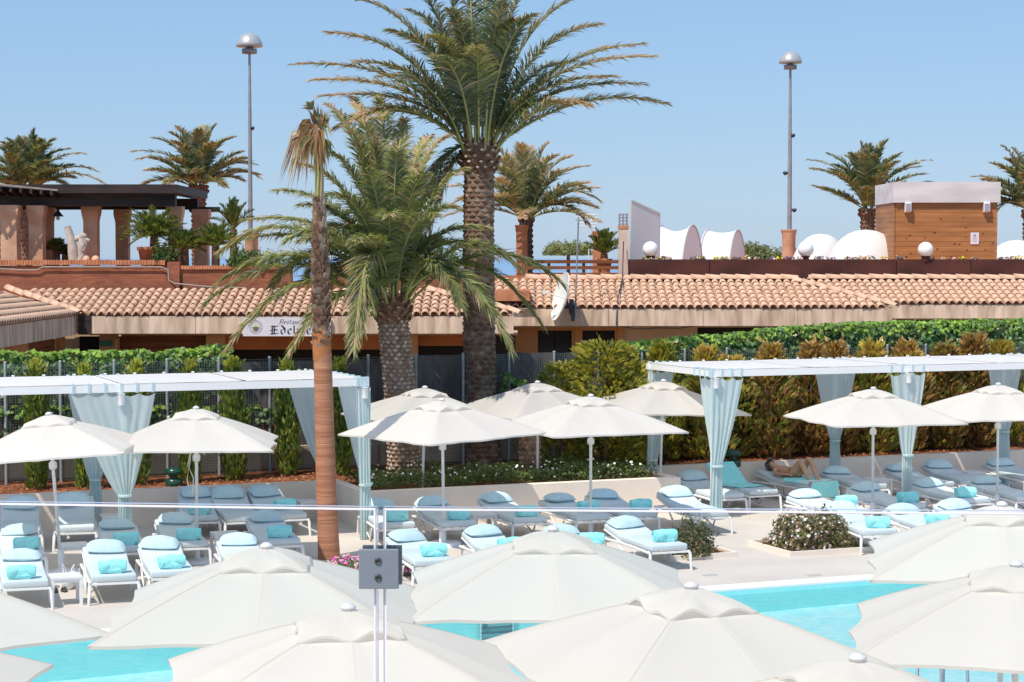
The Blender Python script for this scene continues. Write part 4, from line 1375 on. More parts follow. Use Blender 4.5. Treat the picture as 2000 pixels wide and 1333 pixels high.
def boss(root, base, c0, c1, r, rows, per, mats):
    # swollen head of overlapping cut leaf bases below the crown
    mb = MB()
    n = 10
    prof = [(r * (.80 + .34 * math.sin(math.pi * (i / n) ** .8)), i / n) for i in range(n + 1)]
    ax = c1 - c0
    mb.tube([c0 + ax * z - base for _, z in prof], [q for q, _ in prof], 16, 0)
    for j in range(rows):
        t = (j + .5) / rows
        rr = r * (.80 + .34 * math.sin(math.pi * t ** .8))
        h = ax.length / rows
        for k in range(per):
            a_ = 2 * math.pi * (k + .5 * (j % 2)) / per + rnd(-.08, .08)
            out = V((math.cos(a_), math.sin(a_), 0)); tn = V((-math.sin(a_), math.cos(a_), 0)); up = V((0, 0, 1))
            o = c0 + ax * t - base + out * (rr - .02)
            w = math.pi * rr / per * rnd(.8, 1.0)
            tp = o + out * rnd(.06, .11) + up * h * rnd(.25, .5)
            lo = [o - tn * w - up * h * .2, o - up * h * .7, o + tn * w - up * h * .2, o + up * h * .6]
            hi = [tp - tn * w * .55, tp - up * h * .28, tp + tn * w * .55, tp + up * h * .22]
            mb.add(lo + hi, [(0, 1, 5, 4), (1, 2, 6, 5), (2, 3, 7, 6), (3, 0, 4, 7)], 0)
            mb.add(hi, [(0, 1, 2, 3)], 1)
    return mb.build('crown_boss', mats, root)

# tall date palm ---------------------------------------------------------------------------
Ym = 41.8
base = V((xs(942, Ym), Ym, .6))
heart = Q(936, 300, Ym)
pm = thing('date_palm', 'tallest date palm with thick trunk and full crown rising behind the parasols', 'palm tree', base)
date_trunk(pm, base, heart + V((0, 0, -.25)), .36, .31, 62, 11, lean_mid=V((-.08, 0, 0)), mats=('ptrunk', 'pboot2', 'pboot'), proud=.022)
boss(pm, base, heart + V((0, 0, -.42)), heart + V((0, 0, .32)), .345, 6, 11, ['pboot2', 'pscarlt'])
tips = [(574, 126, 0, 1.35, .5), (640, 64, .6, .95, .6), (612, 157, -.6, 1.15, .8), (626, 188, .9, 1.0, .8), (688, -4, .3, .8, .5), (764, -70, 1, .5, .3),
        (835, -130, .4, .35, .3), (905, -150, -.6, .2, .25), (965, -160, .8, .2, .25), (1012, -120, -.4, .3, .3), (1065, -70, .6, .4, .3),
        (1142, -10, .2, .45, .4), (1170, 48, -.6, .85, .55), (1256, 86, .4, .75, .5), (1276, 110, -.5, .95, .7), (1258, 165, .9, 1.05, .5), (1298, 203, 0, .95, .5),
        (1146, 205, -1.4, .9, .9), (1120, 120, 2.0, .6, .3), (690, 235, -1.3, 1.0, .6), (655, 250, 1.3, 1.1, .6), (800, 468, -.5, 1.05, .3), (838, 452, .6, 1.2, .3),
        (760, 60, -1.8, .8, .3), (800, 20, 1.5, .5, .3), (1040, 30, -1.6, .5, .2), (985, 0, -1.5, .25, .2), (880, 20, -1.6, .3, .2), (1085, 200, 2.4, .8, .4),
        (740, 150, 2.6, .9, .3), (900, 40, 2.8, .8, .3), (1000, 90, 3.0, .9, .3), (700, 120, -1.6, 1.0, .5), (1200, 150, -1.2, .9, .4), (850, 110, -2.4, 1.0, .2)]
for (x, y, dy, ar, dr) in tips:
    palm_frond(pm, base, heart + V((rnd(-.1, .1), rnd(-.12, .12), rnd(-.15, .2))), Q(x, y, Ym + dy), ar, dry=dr, pairs=175, llen=.62, lw=.031)
for (x, y, dy, ar) in ((930, 92, -2.0, 1.2), (842, 70, -1.6, 1.0), (1003, 40, -1.2, .6)):
    palm_frond(pm, base, heart, Q(x, y, Ym + dy), ar, dry=.25, pairs=175, llen=.60, yel=.6, lw=.031)

# front date palm ---------------------------------------------------------------------------
Yp = 39.6
base = V((xs(791, Yp), Yp, .6))
heart = Q(766, 596, Yp)
pf = thing('date_palm', 'lower date palm with arching green fronds beside the fan palm trunk', 'palm tree', base)
date_trunk(pf, base, heart + V((0, 0, -.2)), .33, .29, 40, 14, lean_mid=V((.06, 0, 0)), mats=('ptrunk', 'pscarlt', 'pboot'), proud=.035)
boss(pf, base, heart + V((0, 0, -.36)), heart + V((0, 0, .22)), .33, 5, 11, ['pboot2', 'pboot'])
tips = [(402, 592, -.7, 1.55, .15), (424, 555, -.2, 1.5, .2), (443, 684, -1.1, 1.85, .25), (568, 685, -1.2, 1.25, .2), (690, 684, -1.6, 1.75, .2),
        (694, 640, -1.5, 2.6, .2), (432, 492, .6, 1.9, .3), (462, 470, 1.0, 1.7, .25), (478, 430, 1.2, 1.5, .3), (540, 372, 1.5, 1.2, .2), (585, 320, -.2, .7, .3),
        (642, 205, 1.3, .35, .5), (688, 190, 2.0, .2, .5), (738, 186, 2.4, .2, .4), (790, 232, 1.8, .25, .4), (838, 268, 1.4, .45, .5), (872, 268, .6, .8, .6),
        (1014, 525, -.4, 1.6, .15), (998, 684, -1.2, 2.0, .15), (1056, 632, .4, 1.85, .15), (1100, 556, 1.0, 1.7, .15), (885, 405, -.3, 1.0, .2), (905, 330, .8, .7, .3),
        (775, 300, -.8, .3, .1), (715, 330, -1.3, .5, .1), (830, 340, -1.2, .6, .1), (650, 300, -.6, .5, .2), (590, 470, -1.5, 1.9, .1), (620, 450, 1.6, 1.7, .1),
        (860, 470, 1.8, 1.2, .1), (930, 480, 1.6, 1.5, .1), (700, 400, 2.2, .8, .1), (800, 380, 2.4, .8, .1), (530, 560, 1.4, 1.7, .2), (900, 600, -1.3, 1.8, .15),
        (720, 250, .2, .3, .3), (600, 540, .9, 1.9, .1), (640, 380, -1.4, 1.2, .1), (745, 350, 1.2, .5, .1), (850, 420, -1.6, 1.1, .1), (690, 470, -2.2, 1.4, .1), (950, 445, .2, 1.2, .1), (625, 590, .8, 1.6, .1), (590, 400, .6, 1.0, .1), (680, 250, .5, .3, .3), (760, 420, -1.8, 1.5, .1), (560, 470, -.8, 1.3, .1)]
for (x, y, dy, ar, dr) in tips:
    palm_frond(pf, base, heart + V((rnd(-.08, .08), rnd(-.1, .1), rnd(-.1, .15))), Q(x, y, Yp + dy), ar, dry=dr, yel=.58, pairs=180, llen=.62, lw=.031, droop=.40)

# palm stump in the shade under the parasols
base = P(1035, 930, .66)
ps = thing('palm_stump', 'short dark palm stump in the shade behind the white parasols', 'palm stump', base)
date_trunk(ps, base, base + V((0, 0, 1.25)), .21, .20, 12, 12, proud=.03)

# fan palm with smooth orange trunk and dying head ----------------------------------------
Yw = 32.9
base = V((xs(641, Yw), Yw, -.02))
k = Yw / FPX
topb = Q(623, 392, Yw)
bt = Q(628, 690, Yw)
fp = thing('fan_palm', 'slender fan palm with orange smooth trunk, scaly upper trunk and dying head', 'palm tree', base)
mb = MB()
pts = [V((0, 0, 0)), Q(641, 1050, Yw) - base, Q(638, 980, Yw) - base]
for i in range(60):
    t = i / 59
    y = 975 - (975 - 690) * t
    x = 637.5 - 7.5 * t
    pts.append(Q(x, y, Yw) - base)
rads = [22 * k, 21 * k, 20.2 * k] + [((20 - 2.5 * (i / 59)) + .35 * (i % 2) + rnd(-.15, .15)) * k for i in range(60)]
mb.tube(pts, rads, 20, 0)
mb.build('smooth_trunk', 'wtrunk', fp)
mb = MB()
mb.tube([Q(629, 705, Yw) - base, Q(629, 690, Yw) - base, Q(628, 660, Yw) - base, Q(627, 640, Yw) - base], [17.3 * k, 18.3 * k, 18 * k, 16 * k], 16, 0)
mb.build('fibre_skirt', 'pfibre', fp)
date_trunk_root = fp
mb = MB()
mb.tube([Q(628, 690, Yw) - base, Q(626, 540, Yw) - base, topb - base], [13.5 * k, 13.5 * k, 9 * k], 14, 0)
mb.build('upper_trunk', 'ptrunk', fp)
mb = MB()
rows = 27
for j in range(rows):
    t = j / (rows - 1)
    y = 684 - t * (684 - 396)
    x = 628.5 - 5 * t
    c = Q(x, y, Yw) - base
    r = (15.2 - 4.8 * max(0, t - .45) / .55) * k
    for q in range(7):
        a_ = 2 * math.pi * (q + .5 * (j % 2)) / 7 + rnd(-.2, .2)
        out = V((math.cos(a_), math.sin(a_), 0)); tn = V((-math.sin(a_), math.cos(a_), 0))
        w = r * rnd(.34, .56)
        o = c + out * r * .9
        L = rnd(.09, .17)
        tp = o + out * rnd(.035, .075) * (1 if t < .75 else .6) + V((0, 0, L))
        mb.add([o - tn * w, o + tn * w, tp + tn * w * .75, tp - tn * w * .75, o - tn * w - out * .03 + V((0, 0, -.02)), o + tn * w - out * .03 + V((0, 0, -.02)), tp + tn * w * .6 - out * .04, tp - tn * w * .6 - out * .04],
               [(0, 1, 2, 3), (3, 2, 6, 7), (0, 3, 7, 4), (1, 5, 6, 2)], 0 if random.random() < .35 else 1)
o = mb.build('leaf_bases', ['pboot', 'pboot2'], fp); o['kind'] = 'stuff'
cr = Q(620, 262, Yw)
for i in range(7):                                           # bundle of bare green stalks
    a_ = 2 * math.pi * i / 7
    off = V((math.cos(a_), math.sin(a_), 0))
    mb = MB()
    mb.tube([topb - base + off * .05 + V((0, 0, -.15)), Q(624, 340, Yw) - base + off * .055, cr - base + off * rnd(.05, .09) + V((0, 0, rnd(-.1, .1)))], [.03, .024, .018], 6, 0)
    mb.build('leaf_stalk', 'rach' if i % 3 else 'rachdry', fp)
def fan(root, hub, axis, nrm_, L, n, mats_i, spread=2.4, hang=0.0, lw=.035, name='fan_leaf', mats=['rach', 'pg1', 'pg2', 'fanpale', 'fandry', 'pyel']):
    axis = V(axis).normalized()
    nrm_ = V(nrm_)
    sd = axis.cross(nrm_).normalized()
    nn = sd.cross(axis)
    mb = MB()
    for q in range(n):
        f = (q / (n - 1) - .5) * spread
        d = (axis * math.cos(f) + sd * math.sin(f)).normalized()
        ln = L * (1 - .25 * abs(f) / (spread / 2)) * rnd(.8, 1.1)
        m1 = hub + d * ln * .55 + nn * rnd(-.04, .04)
        m2 = hub + d * ln * (.9 if hang else 1) + V((0, 0, -hang * ln * rnd(.5, 1.3))) + V((rnd(-.05, .05), rnd(-.05, .05), 0))
        wv = d.cross(nn).normalized()
        wv = (wv + nn * rnd(-.6, .6)).normalized()
        w = lw * rnd(.8, 1.2)
        mb.add([hub, m1 - wv * w * .5, m1 + wv * w * .5, m2], [(0, 2, 1), (1, 2, 3)], random.choice(mats_i))
    return mb.build(name, mats, root)
hub0 = Q(622, 268, Yw)
for (x, y, tx, ty, L, mi, hang, sp) in ((615, 250, 560, 290, .82, (3, 3, 4), .75, 1.2), (610, 240, 590, 300, .62, (4,), .8, 1.6), (620, 252, 612, 200, .50, (1, 4, 4), 0, .8), (628, 255, 622, 205, .48, (1, 1, 4), 0, .6),
                                       (632, 258, 636, 210, .5, (1, 1, 4), 0, .7), (605, 262, 552, 318, .66, (3, 4), .8, 1.1), (618, 268, 600, 310, .5, (4, 4, 2), .9, 2.0), (630, 270, 640, 300, .4, (1, 2, 4), .6, 1.6),
                                       (606, 232, 585, 262, .45, (4, 4, 4), .7, 1.3), (604, 245, 582, 240, .35, (4,), .7, 1.2), (622, 280, 628, 310, .4, (4, 2), .8, 1.6), (612, 215, 600, 200, .35, (4, 2), .2, 1.4)):
    h_ = Q(x, y, Yw + rnd(-.12, .12)) - base
    tp = Q(tx, ty, Yw + rnd(-.2, .2)) - base
    fan(fp, h_, tp - h_, (rnd(-.3, .3), -1, rnd(-.2, .2)), L * (.86 if mi[0] != 3 else 1), 17, mi, sp, hang)
for i in range(5):
    h_ = Q(625 + rnd(-8, 6), 255 + rnd(-15, 15), Yw + rnd(-.1, .1)) - base
    fan(fp, h_, V((rnd(-.7, .4), rnd(-.8, .8), rnd(-.9, .4))), (rnd(-1, 1), -1, .2), rnd(.4, .6), 15, (4, 4, 2), 1.8, .7)

# far palms ----------------------------------------------------------------------------------
def far_palm(hx, hy, Y, ext, base_py, lb, n=28, rw=13, yel=.12, extra=(), dry=.35, up=.0, archk=.20, pr=90, lw_=.050):
    k = Y / FPX
    hb = Q(hx, hy, Y)
    base = V((hb.x, Y, 4.19))
    t = thing('far_palm', lb, 'palm tree', base, 0, 'palms beyond the roof terrace')
    date_trunk(t, base, hb, rw * k, rw * k * .95, max(8, int((hb.z - base.z) / .16)), 12, bulge=(.9, .3), proud=.05, mats=('ptrunk', 'pboot2', 'pboot2'))
    Lm = ext * k
    for i in range(n):
        az = 2 * math.pi * (i + rnd(0, .5)) / n * 5.0
        el = R(80) * (1 - (i / n) ** 0.85) + R(-6 + 20 * up)
        L = Lm * rnd(.85, 1.08)
        d = V((math.cos(az) * math.cos(el), math.sin(az) * math.cos(el), math.sin(el)))
        tip = hb + d * L
        palm_frond(t, base, hb + V((0, 0, rnd(-.1, .2))), tip, L * archk * math.cos(el), dry=dry, yel=yel, pairs=pr, llen=.60, lw=lw_, out0=.15, droop=.2)
    for (x, y, dy, ar) in extra:
        palm_frond(t, base, hb, Q(x, y, Y + dy), ar, dry=.5, pairs=46, llen=.55, lw=.055, out0=.15)
    return t
far_palm(52, 372, 72, 112, 520, 'bushy palm rising behind the left end of the pergola', 30, extra=((205, 360, -1, 1.0), (190, 335, .5, .9), (165, 300, 0, .7)), up=.4, dry=.2)
far_palm(388, 362, 74, 118, 520, 'palm with dry fronds behind the right end of the pergola', 28, extra=((508, 348, 0, .9), (500, 322, .5, .8), (258, 296, 0, 1.0), (268, 312, -.5, .9)), dry=.4)
far_palm(1028, 425, 60, 158, 520, 'greyish palm to the right of the tall date palm trunk', 30, rw=11, extra=((1170, 392, 0, 1.0), (1150, 370, .4, .9), (880, 400, .3, .8), (1150, 440, -.5, 1.0), (875, 365, .5, .7)), dry=.75, pr=70, lw_=.040)
far_palm(1695, 408, 78, 128, 520, 'stiff dark palm between the right lamp post and the timber kiosk', 32, rw=13, extra=((1578, 312, 0, .5), (1582, 330, -.3, .6), (1818, 312, 0, .5), (1800, 325, .4, .5)), dry=.22, up=1.0, archk=.07)
far_palm(2012, 410, 76, 118, 520, 'palm cut off by the right edge beside the timber kiosk', 30, rw=12, extra=((1957, 285, 0, .2), (1978, 290, .5, .2), (1898, 345, 0, .8), (1930, 440, -.5, 1.2), (1900, 410, .5, .9)), dry=.5)

# sago palms on the terrace --------------------------------------------------------------------
def sago(px, py, Y, ext, lb, pot=None, n=26, trunk=0.0, yel=.35, low=-.15):
    k = Y / FPX
    h = Q(px, py, Y)
    t = thing('sago_palm', lb, 'sago palm', h, 0, 'sago palms on the roof terrace')
    for i in range(n):
        az = 2.399 * i
        el = R(78) * (1 - (i / n)) + R(low * 60)
        L = ext * k * rnd(.88, 1.08)
        d = V((math.cos(az) * math.cos(el), math.sin(az) * math.cos(el), math.sin(el)))
        mb = frond_mb(V((0, 0, 0)), d * L * .5 + V((0, 0, L * .22)), d * L, 44, .26, .024, lambda tt: random.choice((1, 2, 3)) if random.random() < yel else random.choice((1, 1, 2)), bare=.06, rr=.012, droop=.05, vee=.7, nseg=7)
        mb.build('frond', ['rach', 'sg1', 'sg2', 'sg3'], t)
    if trunk:
        mb = MB(); mb.tube([(0, 0, (-trunk if pot else 4.2 - h.z)), (0, 0, .03)], [.13, .11], 10); mb.build('trunk', 'pboot2', t)
    if pot:
        r, hh, z = pot
        mb = MB(); mb.lathe([(r * .72, z - hh), (r * .98, z - .10), (r * 1.06, z - .09), (r * 1.06, z), (r * .9, z), (r * .85, z - .06)], 18); mb.build('pot', 'terra', t)
        mb = MB(); mb.lathe([(r * .8, 4.2 - h.z), (r * .8, z - hh - .004)], 4, sm=False, sq=True); mb.build('stand', 'terra', t)
sago(301, 462, 55.6, 66, 'largest sago palm in a terracotta pot in front of the pergola column', (.46, .75, -.30), 46, .3, low=-.35)
sago(361, 488, 55.2, 40, 'small sago palm beside the large potted one, on the parapet', None, 22, .3, .5)
sago(421, 482, 55.3, 50, 'middle sago palm on a dark trunk right of the pergola column', None, 26, .45, .5)
sago(456, 450, 59, 58, 'raised dark sago palm behind the parapet by the sandstone pillar', None, 18, .9, .1, .35)
sago(110, 492, 57.5, 24, 'yellowish sago palm behind the left sandstone column', None, 14, .2, .7)
sago(128, 500, 57.5, 17, 'tiny dark sago palm beside the driftwood sculpture', None, 12, .15, .1)
sago(1180, 498, 58.9, 50, 'yellow green sago palm behind the timber rail beside the chimney', (.24, .40, -.12), 24, .3, .7, .1)

# ================================================================== SHRUBS, HEDGES, FLOWERS
def ivy(name, lb, a0, a1, b0, b1, zlo, ztop, n, mats_i=(0, 0, 1, 1, 2, 3), size=(.09, .15)):
    mb = MB()
    for i in range(n):
        a = rnd(a0, a1)
        zt = ztop(a) + .10 * noise.noise(V((a * 1.7, 3, 0))) + .06 * noise.noise(V((a * 5, 9, 0)))
        zl = zlo(a) + .22 * noise.noise(V((a * 1.1, 5, 2))) + .15 * noise.noise(V((a * 4, 5, 2)))
        u = random.random()
        if u < .35:                                          # top
            z = zt - abs(random.gauss(0, .05)); b = rnd(b0, b1); nv = V((rnd(-.6, .6), rnd(-.6, .6), 1))
        else:
            z = zl + (zt - zl) * random.random() ** .8
            b = b0 + .10 * noise.noise(V((a * 3, z * 3, 1))) + rnd(-.06, .08)
            nv = W * -1 + V((rnd(-.8, .8), rnd(-.4, .4), rnd(-.1, .9)))
        rel = (z - zl) / max(.1, zt - zl)
        mi = random.choice((0, 0, 1)) if rel > .8 and random.random() < .75 else random.choice((1, 2, 2, 3))  # sunlit top and shaded front put into the leaf colours
        leaf(mb, G(a, b, z), nv, rnd(*size), mi, .85)
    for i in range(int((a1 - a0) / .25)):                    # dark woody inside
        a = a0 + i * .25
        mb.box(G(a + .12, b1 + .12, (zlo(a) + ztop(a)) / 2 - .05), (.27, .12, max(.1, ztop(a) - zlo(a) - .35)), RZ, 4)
    o = mb.build('foliage', ['iv1', 'iv2', 'iv3', 'iv4', 'bark'])
    o.name = name
    tag(o, lb, 'hedge')
    return o
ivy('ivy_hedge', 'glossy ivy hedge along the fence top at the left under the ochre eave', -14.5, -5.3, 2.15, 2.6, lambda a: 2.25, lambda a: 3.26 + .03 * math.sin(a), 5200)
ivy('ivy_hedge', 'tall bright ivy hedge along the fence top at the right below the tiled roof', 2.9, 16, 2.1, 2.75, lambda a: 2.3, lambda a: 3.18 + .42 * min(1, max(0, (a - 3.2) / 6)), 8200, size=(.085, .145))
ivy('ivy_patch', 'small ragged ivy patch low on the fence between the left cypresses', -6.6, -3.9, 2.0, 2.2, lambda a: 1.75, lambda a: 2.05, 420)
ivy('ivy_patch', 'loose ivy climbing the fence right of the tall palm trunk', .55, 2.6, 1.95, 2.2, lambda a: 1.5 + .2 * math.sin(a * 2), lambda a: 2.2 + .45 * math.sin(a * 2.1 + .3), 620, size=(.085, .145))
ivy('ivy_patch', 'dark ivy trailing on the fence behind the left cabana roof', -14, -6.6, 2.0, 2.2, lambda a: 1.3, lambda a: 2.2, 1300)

def spray_plant(name, lb, cat, base, H, rfun, n, mats, pick, group=None, size=(.10, .2), asp=.35, upw=.9, trunk=.04, tips=0, asym=0.0):
    t = thing(name, lb, cat, base, rnd(0, 6.28), group)
    mb = MB()
    for i in range(n):
        z = H * (random.random() ** .9)
        r = rfun(z / H) * (1 + asym * noise.noise(V((z * 2.2, base[0] * 3, i * .0)))) 
        a_ = rnd(0, 6.283)
        rr = r * (1 - .55 * random.random() ** 2)
        rr *= 1 + .38 * noise.noise(V((math.cos(a_) * 1.6, math.sin(a_) * 1.6, z * 2.6 + base[0])))
        out = V((math.cos(a_), math.sin(a_), 0))
        d = (out * (1 - upw) + V((0, 0, upw)) + V((rnd(-.3, .3), rnd(-.3, .3), rnd(-.2, .2)))).normalized()
        c = out * rr + V((0, 0, z))
        s = d.cross(V((rnd(-1, 1), rnd(-1, 1), rnd(-1, 1)))).normalized()
        L = rnd(*size)
        w = L * asp
        mi = pick(z / H, rr / max(r, .01))
        mb.add([c, c + d * L * .5 + s * w * .5, c + d * L, c + d * L * .5 - s * w * .5], [(0, 1, 2, 3)], mi)
    for i in range(tips):
        a_ = rnd(0, 6.283)
        out = V((math.cos(a_), math.sin(a_), 0))
        p0 = V((0, 0, H * rnd(.82, .95)))
        p1 = p0 + out * rnd(.08, .28) + V((0, 0, rnd(.12, .32)))
        for q in range(9):
            f = q / 8
            c = p0.lerp(p1, f)
            d = ((p1 - p0).normalized() + V((rnd(-.6, .6), rnd(-.6, .6), rnd(-.2, .5)))).normalized()
            s = d.cross(V((rnd(-1, 1), rnd(-1, 1), rnd(-1, 1)))).normalized()
            L = rnd(*size) * .8
            mb.add([c, c + d * L * .5 + s * L * asp * .5, c + d * L, c + d * L * .5 - s * L * asp * .5], [(0, 1, 2, 3)], pick(1.05, 1.0))
    o = mb.build('foliage', mats, t)
    mb = MB(); mb.tube([(0, 0, -.05), (0, 0, H * .85)], [trunk, trunk * .4], 7); mb.build('stem', 'bark', t)
    return t
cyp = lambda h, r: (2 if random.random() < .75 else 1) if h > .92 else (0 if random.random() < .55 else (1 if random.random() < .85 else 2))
for (px, py, hpx, w, lb) in ((72, 958, 690, 40, 'behind the leftmost parasol'), (166, 955, 700, 34, 'hidden partly by the left cabana curtain'), (268, 948, 695, 46, 'between the cabana curtain and the second parasol'), (372, 944, 690, 38, 'behind the second parasol pole'),
                            (456, 938, 688, 48, 'right of the second parasol'), (562, 930, 693, 42, 'between the second parasol and the fan palm'), (664, 930, 690, 40, 'just right of the fan palm trunk')):
    b_ = P(px, py, .66)
    H = (EYE - .66) - (hpx - 505) / FPX * b_.y
    wr_ = w / FPX * b_.y / 2
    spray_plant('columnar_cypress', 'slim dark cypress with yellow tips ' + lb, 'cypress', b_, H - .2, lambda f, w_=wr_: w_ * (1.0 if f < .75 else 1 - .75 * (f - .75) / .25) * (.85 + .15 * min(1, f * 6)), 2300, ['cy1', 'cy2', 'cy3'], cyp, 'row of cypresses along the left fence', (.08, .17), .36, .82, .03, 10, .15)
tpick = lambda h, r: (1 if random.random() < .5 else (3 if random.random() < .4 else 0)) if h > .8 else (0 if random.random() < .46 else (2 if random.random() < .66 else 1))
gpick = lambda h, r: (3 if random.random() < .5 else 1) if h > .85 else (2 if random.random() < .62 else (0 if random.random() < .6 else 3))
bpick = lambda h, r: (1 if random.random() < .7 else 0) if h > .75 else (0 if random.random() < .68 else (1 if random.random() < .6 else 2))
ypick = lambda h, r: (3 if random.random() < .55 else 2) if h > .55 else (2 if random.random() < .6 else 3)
tlab = ['left of the right cabana corner curtain', 'just behind the first right cabana curtain', 'browned, right of the first cabana curtain', 'browned, in the middle of the first cabana bay', 'browned, left of the second cabana curtain',
        'behind the second back curtain', 'behind the first right hand parasol', 'behind the front curtain of the second post', 'in the middle of the second cabana bay', 'behind the last parasol', 'at the right edge behind the cabana', 'past the right edge of the cabana']
for i, (a, top, w) in enumerate(((3.15, 3.0, .62), (4.0, 3.05, .6), (4.95, 2.95, .62), (5.85, 3.0, .62), (6.75, 2.9, .6), (7.65, 3.0, .6), (8.5, 3.0, .62), (9.35, 3.2, .66), (10.25, 3.05, .62), (11.15, 3.1, .62), (12.1, 3.1, .65), (13.1, 3.1, .65))):
    top += rnd(-.22, .22)
    a += rnd(-.12, .12)
    b_ = G(a, 1.25 + rnd(-.2, .2), .68)
    yel = i < 2
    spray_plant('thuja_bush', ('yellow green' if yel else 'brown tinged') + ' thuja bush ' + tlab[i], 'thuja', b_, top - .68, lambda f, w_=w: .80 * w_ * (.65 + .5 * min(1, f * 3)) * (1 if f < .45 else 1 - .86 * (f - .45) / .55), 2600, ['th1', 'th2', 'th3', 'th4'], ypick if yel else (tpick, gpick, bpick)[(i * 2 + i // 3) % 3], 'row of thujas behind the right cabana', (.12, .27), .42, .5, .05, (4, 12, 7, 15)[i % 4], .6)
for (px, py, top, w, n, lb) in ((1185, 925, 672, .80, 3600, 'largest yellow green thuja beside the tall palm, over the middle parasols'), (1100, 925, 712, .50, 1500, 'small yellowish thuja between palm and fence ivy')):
    b_ = P(px, py, .66) + V((0, .8, 0))
    H = (EYE - .66) - (top - 505) / FPX * b_.y
    spray_plant('thuja_bush', lb, 'thuja', b_, H, lambda f, w_=w: w_ * (.7 + .5 * min(1, f * 2)) * (1 if f < .65 else 1 - .7 * (f - .65) / .35), n, ['th1', 'th2', 'th3', 'th4'], ypick, None, (.10, .22), .45, .3, .06, 8, .35)

# ground cover with white flowers in the projecting bed
mb = MB()
for i in range(9000):
    a = rnd(-3.55, 2.5)
    b = rnd(-1.72, .1)
    hgt = .18 + .22 * max(0, noise.noise(V((a * 1.3, b * 1.3, 4))) + .4)
    if noise.noise(V((a * .9, b * .9, 1))) < -.34:
        continue
    z = .68 + hgt * random.random()
    leaf(mb, G(a, b, z), V((rnd(-.8, .8), rnd(-.9, .5), rnd(.2, 1))), rnd(.05, .10), 0 if random.random() < .68 else 1, .5)
for i in range(120):
    a = rnd(-3.5, 2.4)
    b = rnd(-1.72, -.2)
    leaf(mb, G(a, b, .78 + .25 * random.random()), V((rnd(-.5, .5), -1, rnd(.3, 1))), rnd(.035, .06), 2, .95)
tag(mb.build('ground_cover', ['gc1', 'gc2', 'flw']), 'dark green ground cover dotted with small white flowers under the palms', None, kind='stuff')

def bush(name, lb, c, rx, ry, rz, n, pick, mats, size=(.05, .1), nfl=0, fl=None, cat='bush', shoots=34):
    t = thing(name, lb, cat, c, YAW)
    mb = MB()
    for i in range(n):
        u = V((rnd(-1, 1), rnd(-1, 1), rnd(-.1, 1)))
        if u.length < .05:
            continue
        u = u.normalized()
        r = (1 - .5 * random.random() ** 2) * (1 + .26 * noise.noise(u * 2.3 + c) + .14 * noise.noise(u * 6 + c))
        p = V((u.x * rx * r, u.y * ry * r, max(0.02, u.z * rz * r)))
        leaf(mb, p, u + V((rnd(-.8, .8), rnd(-.8, .8), rnd(-.4, .8))), rnd(*size), pick(), .5)
    for i in range(shoots if cat == 'bush' else 0):
        u = V((rnd(-1, 1), rnd(-1, 1), rnd(.1, 1))).normalized()
        p0 = V((u.x * rx * .8, u.y * ry * .8, u.z * rz * .8))
        for q in range(7):
            f = q / 6
            p = p0 + V((u.x, u.y, u.z + .6)).normalized() * f * .26 + V((0, 0, .0))
            leaf(mb, p + V((rnd(-.03, .03), rnd(-.03, .03), rnd(-.02, .03))), V((rnd(-1, 1), rnd(-1, 1), rnd(-.3, 1))), rnd(*size) * .9, pick(), .45)
    mb.build('foliage', mats, t)
    if nfl:
        mb = MB()
        for i in range(nfl):
            u = V((rnd(-1, 1), rnd(-1, .6), rnd(0, 1))).normalized()
            r = 1.0 + .26 * noise.noise(u * 2.3 + c) + .14 * noise.noise(u * 6 + c) + rnd(-.06, .08)
            p = V((u.x * rx * r, u.y * ry * r, max(.05, u.z * rz * r)))
            for q in range(3):
                leaf(mb, p + V((rnd(-.03, .03), rnd(-.03, .03), rnd(-.03, .03))), u + V((rnd(-.6, .6), rnd(-.6, .6), rnd(-.6, .6))), rnd(.04, .065), random.randrange(len(fl)), .9)
        mb.build('flowers', fl, t)
    mb = MB()
    for i in range(7):
        a_ = 2 * math.pi * i / 7
        mb.tube([V((.06 * math.cos(a_), .06 * math.sin(a_), -.04)), V((rx * .5 * math.cos(a_), ry * .5 * math.sin(a_), rz * .55))], [.022, .008], 5)
    mb.build('stems', 'bark', t)
    return t
c = P(1586, 1066, 0.05)
bush('flowering_bush', 'round bush covered in small pink blossom beside the sunlit deck', c, .80, .62, .66, 4200, lambda: random.choice((0, 0, 1, 1, 1, 1, 2)), ['bu1', 'bu2', 'bu3'], (.05, .10), 240, ['flp', 'flw', 'bu3', 'bu2'])
c2 = P(1350, 1083, 0.05)
bush('dark_bush', 'small dark leafy bush with red shoots in a square bed by a lounger foot', c2, .40, .40, .56, 2300, lambda: random.choice((0, 0, 0, 0, 1, 2)), ['bu1', 'bu2', 'bu3'], (.05, .09))
for (c_, w_, d_, lb) in ((c, 1.75, 1.45, 'pale square kerb round the pink flowering bush'), (P(1345, 1084, 0), 1.30, 1.05, 'pale square kerb round the small dark bush')):
    t = thing('planting_bed_kerb', lb, 'kerb', V((c_.x, c_.y, 0)), YAW, 'kerbed beds on the deck')
    for (x, y, sx_, sy_) in ((0, -d_ / 2, w_, .06), (0, d_ / 2, w_, .06), (-w_ / 2 + .03, 0, .06, d_ - .06), (w_ / 2 - .03, 0, .06, d_ - .06)):
        mb = MB(); mb.box((x, y, .04), (sx_, sy_, .10)); mb.build('kerb_strip', 'wallw', t)
    mb = MB(); mb.box((0, 0, .02), (w_ - .06, d_ - .06, .05)); mb.build('soil', 'soil', t)
c3 = P(700, 1120, .05)
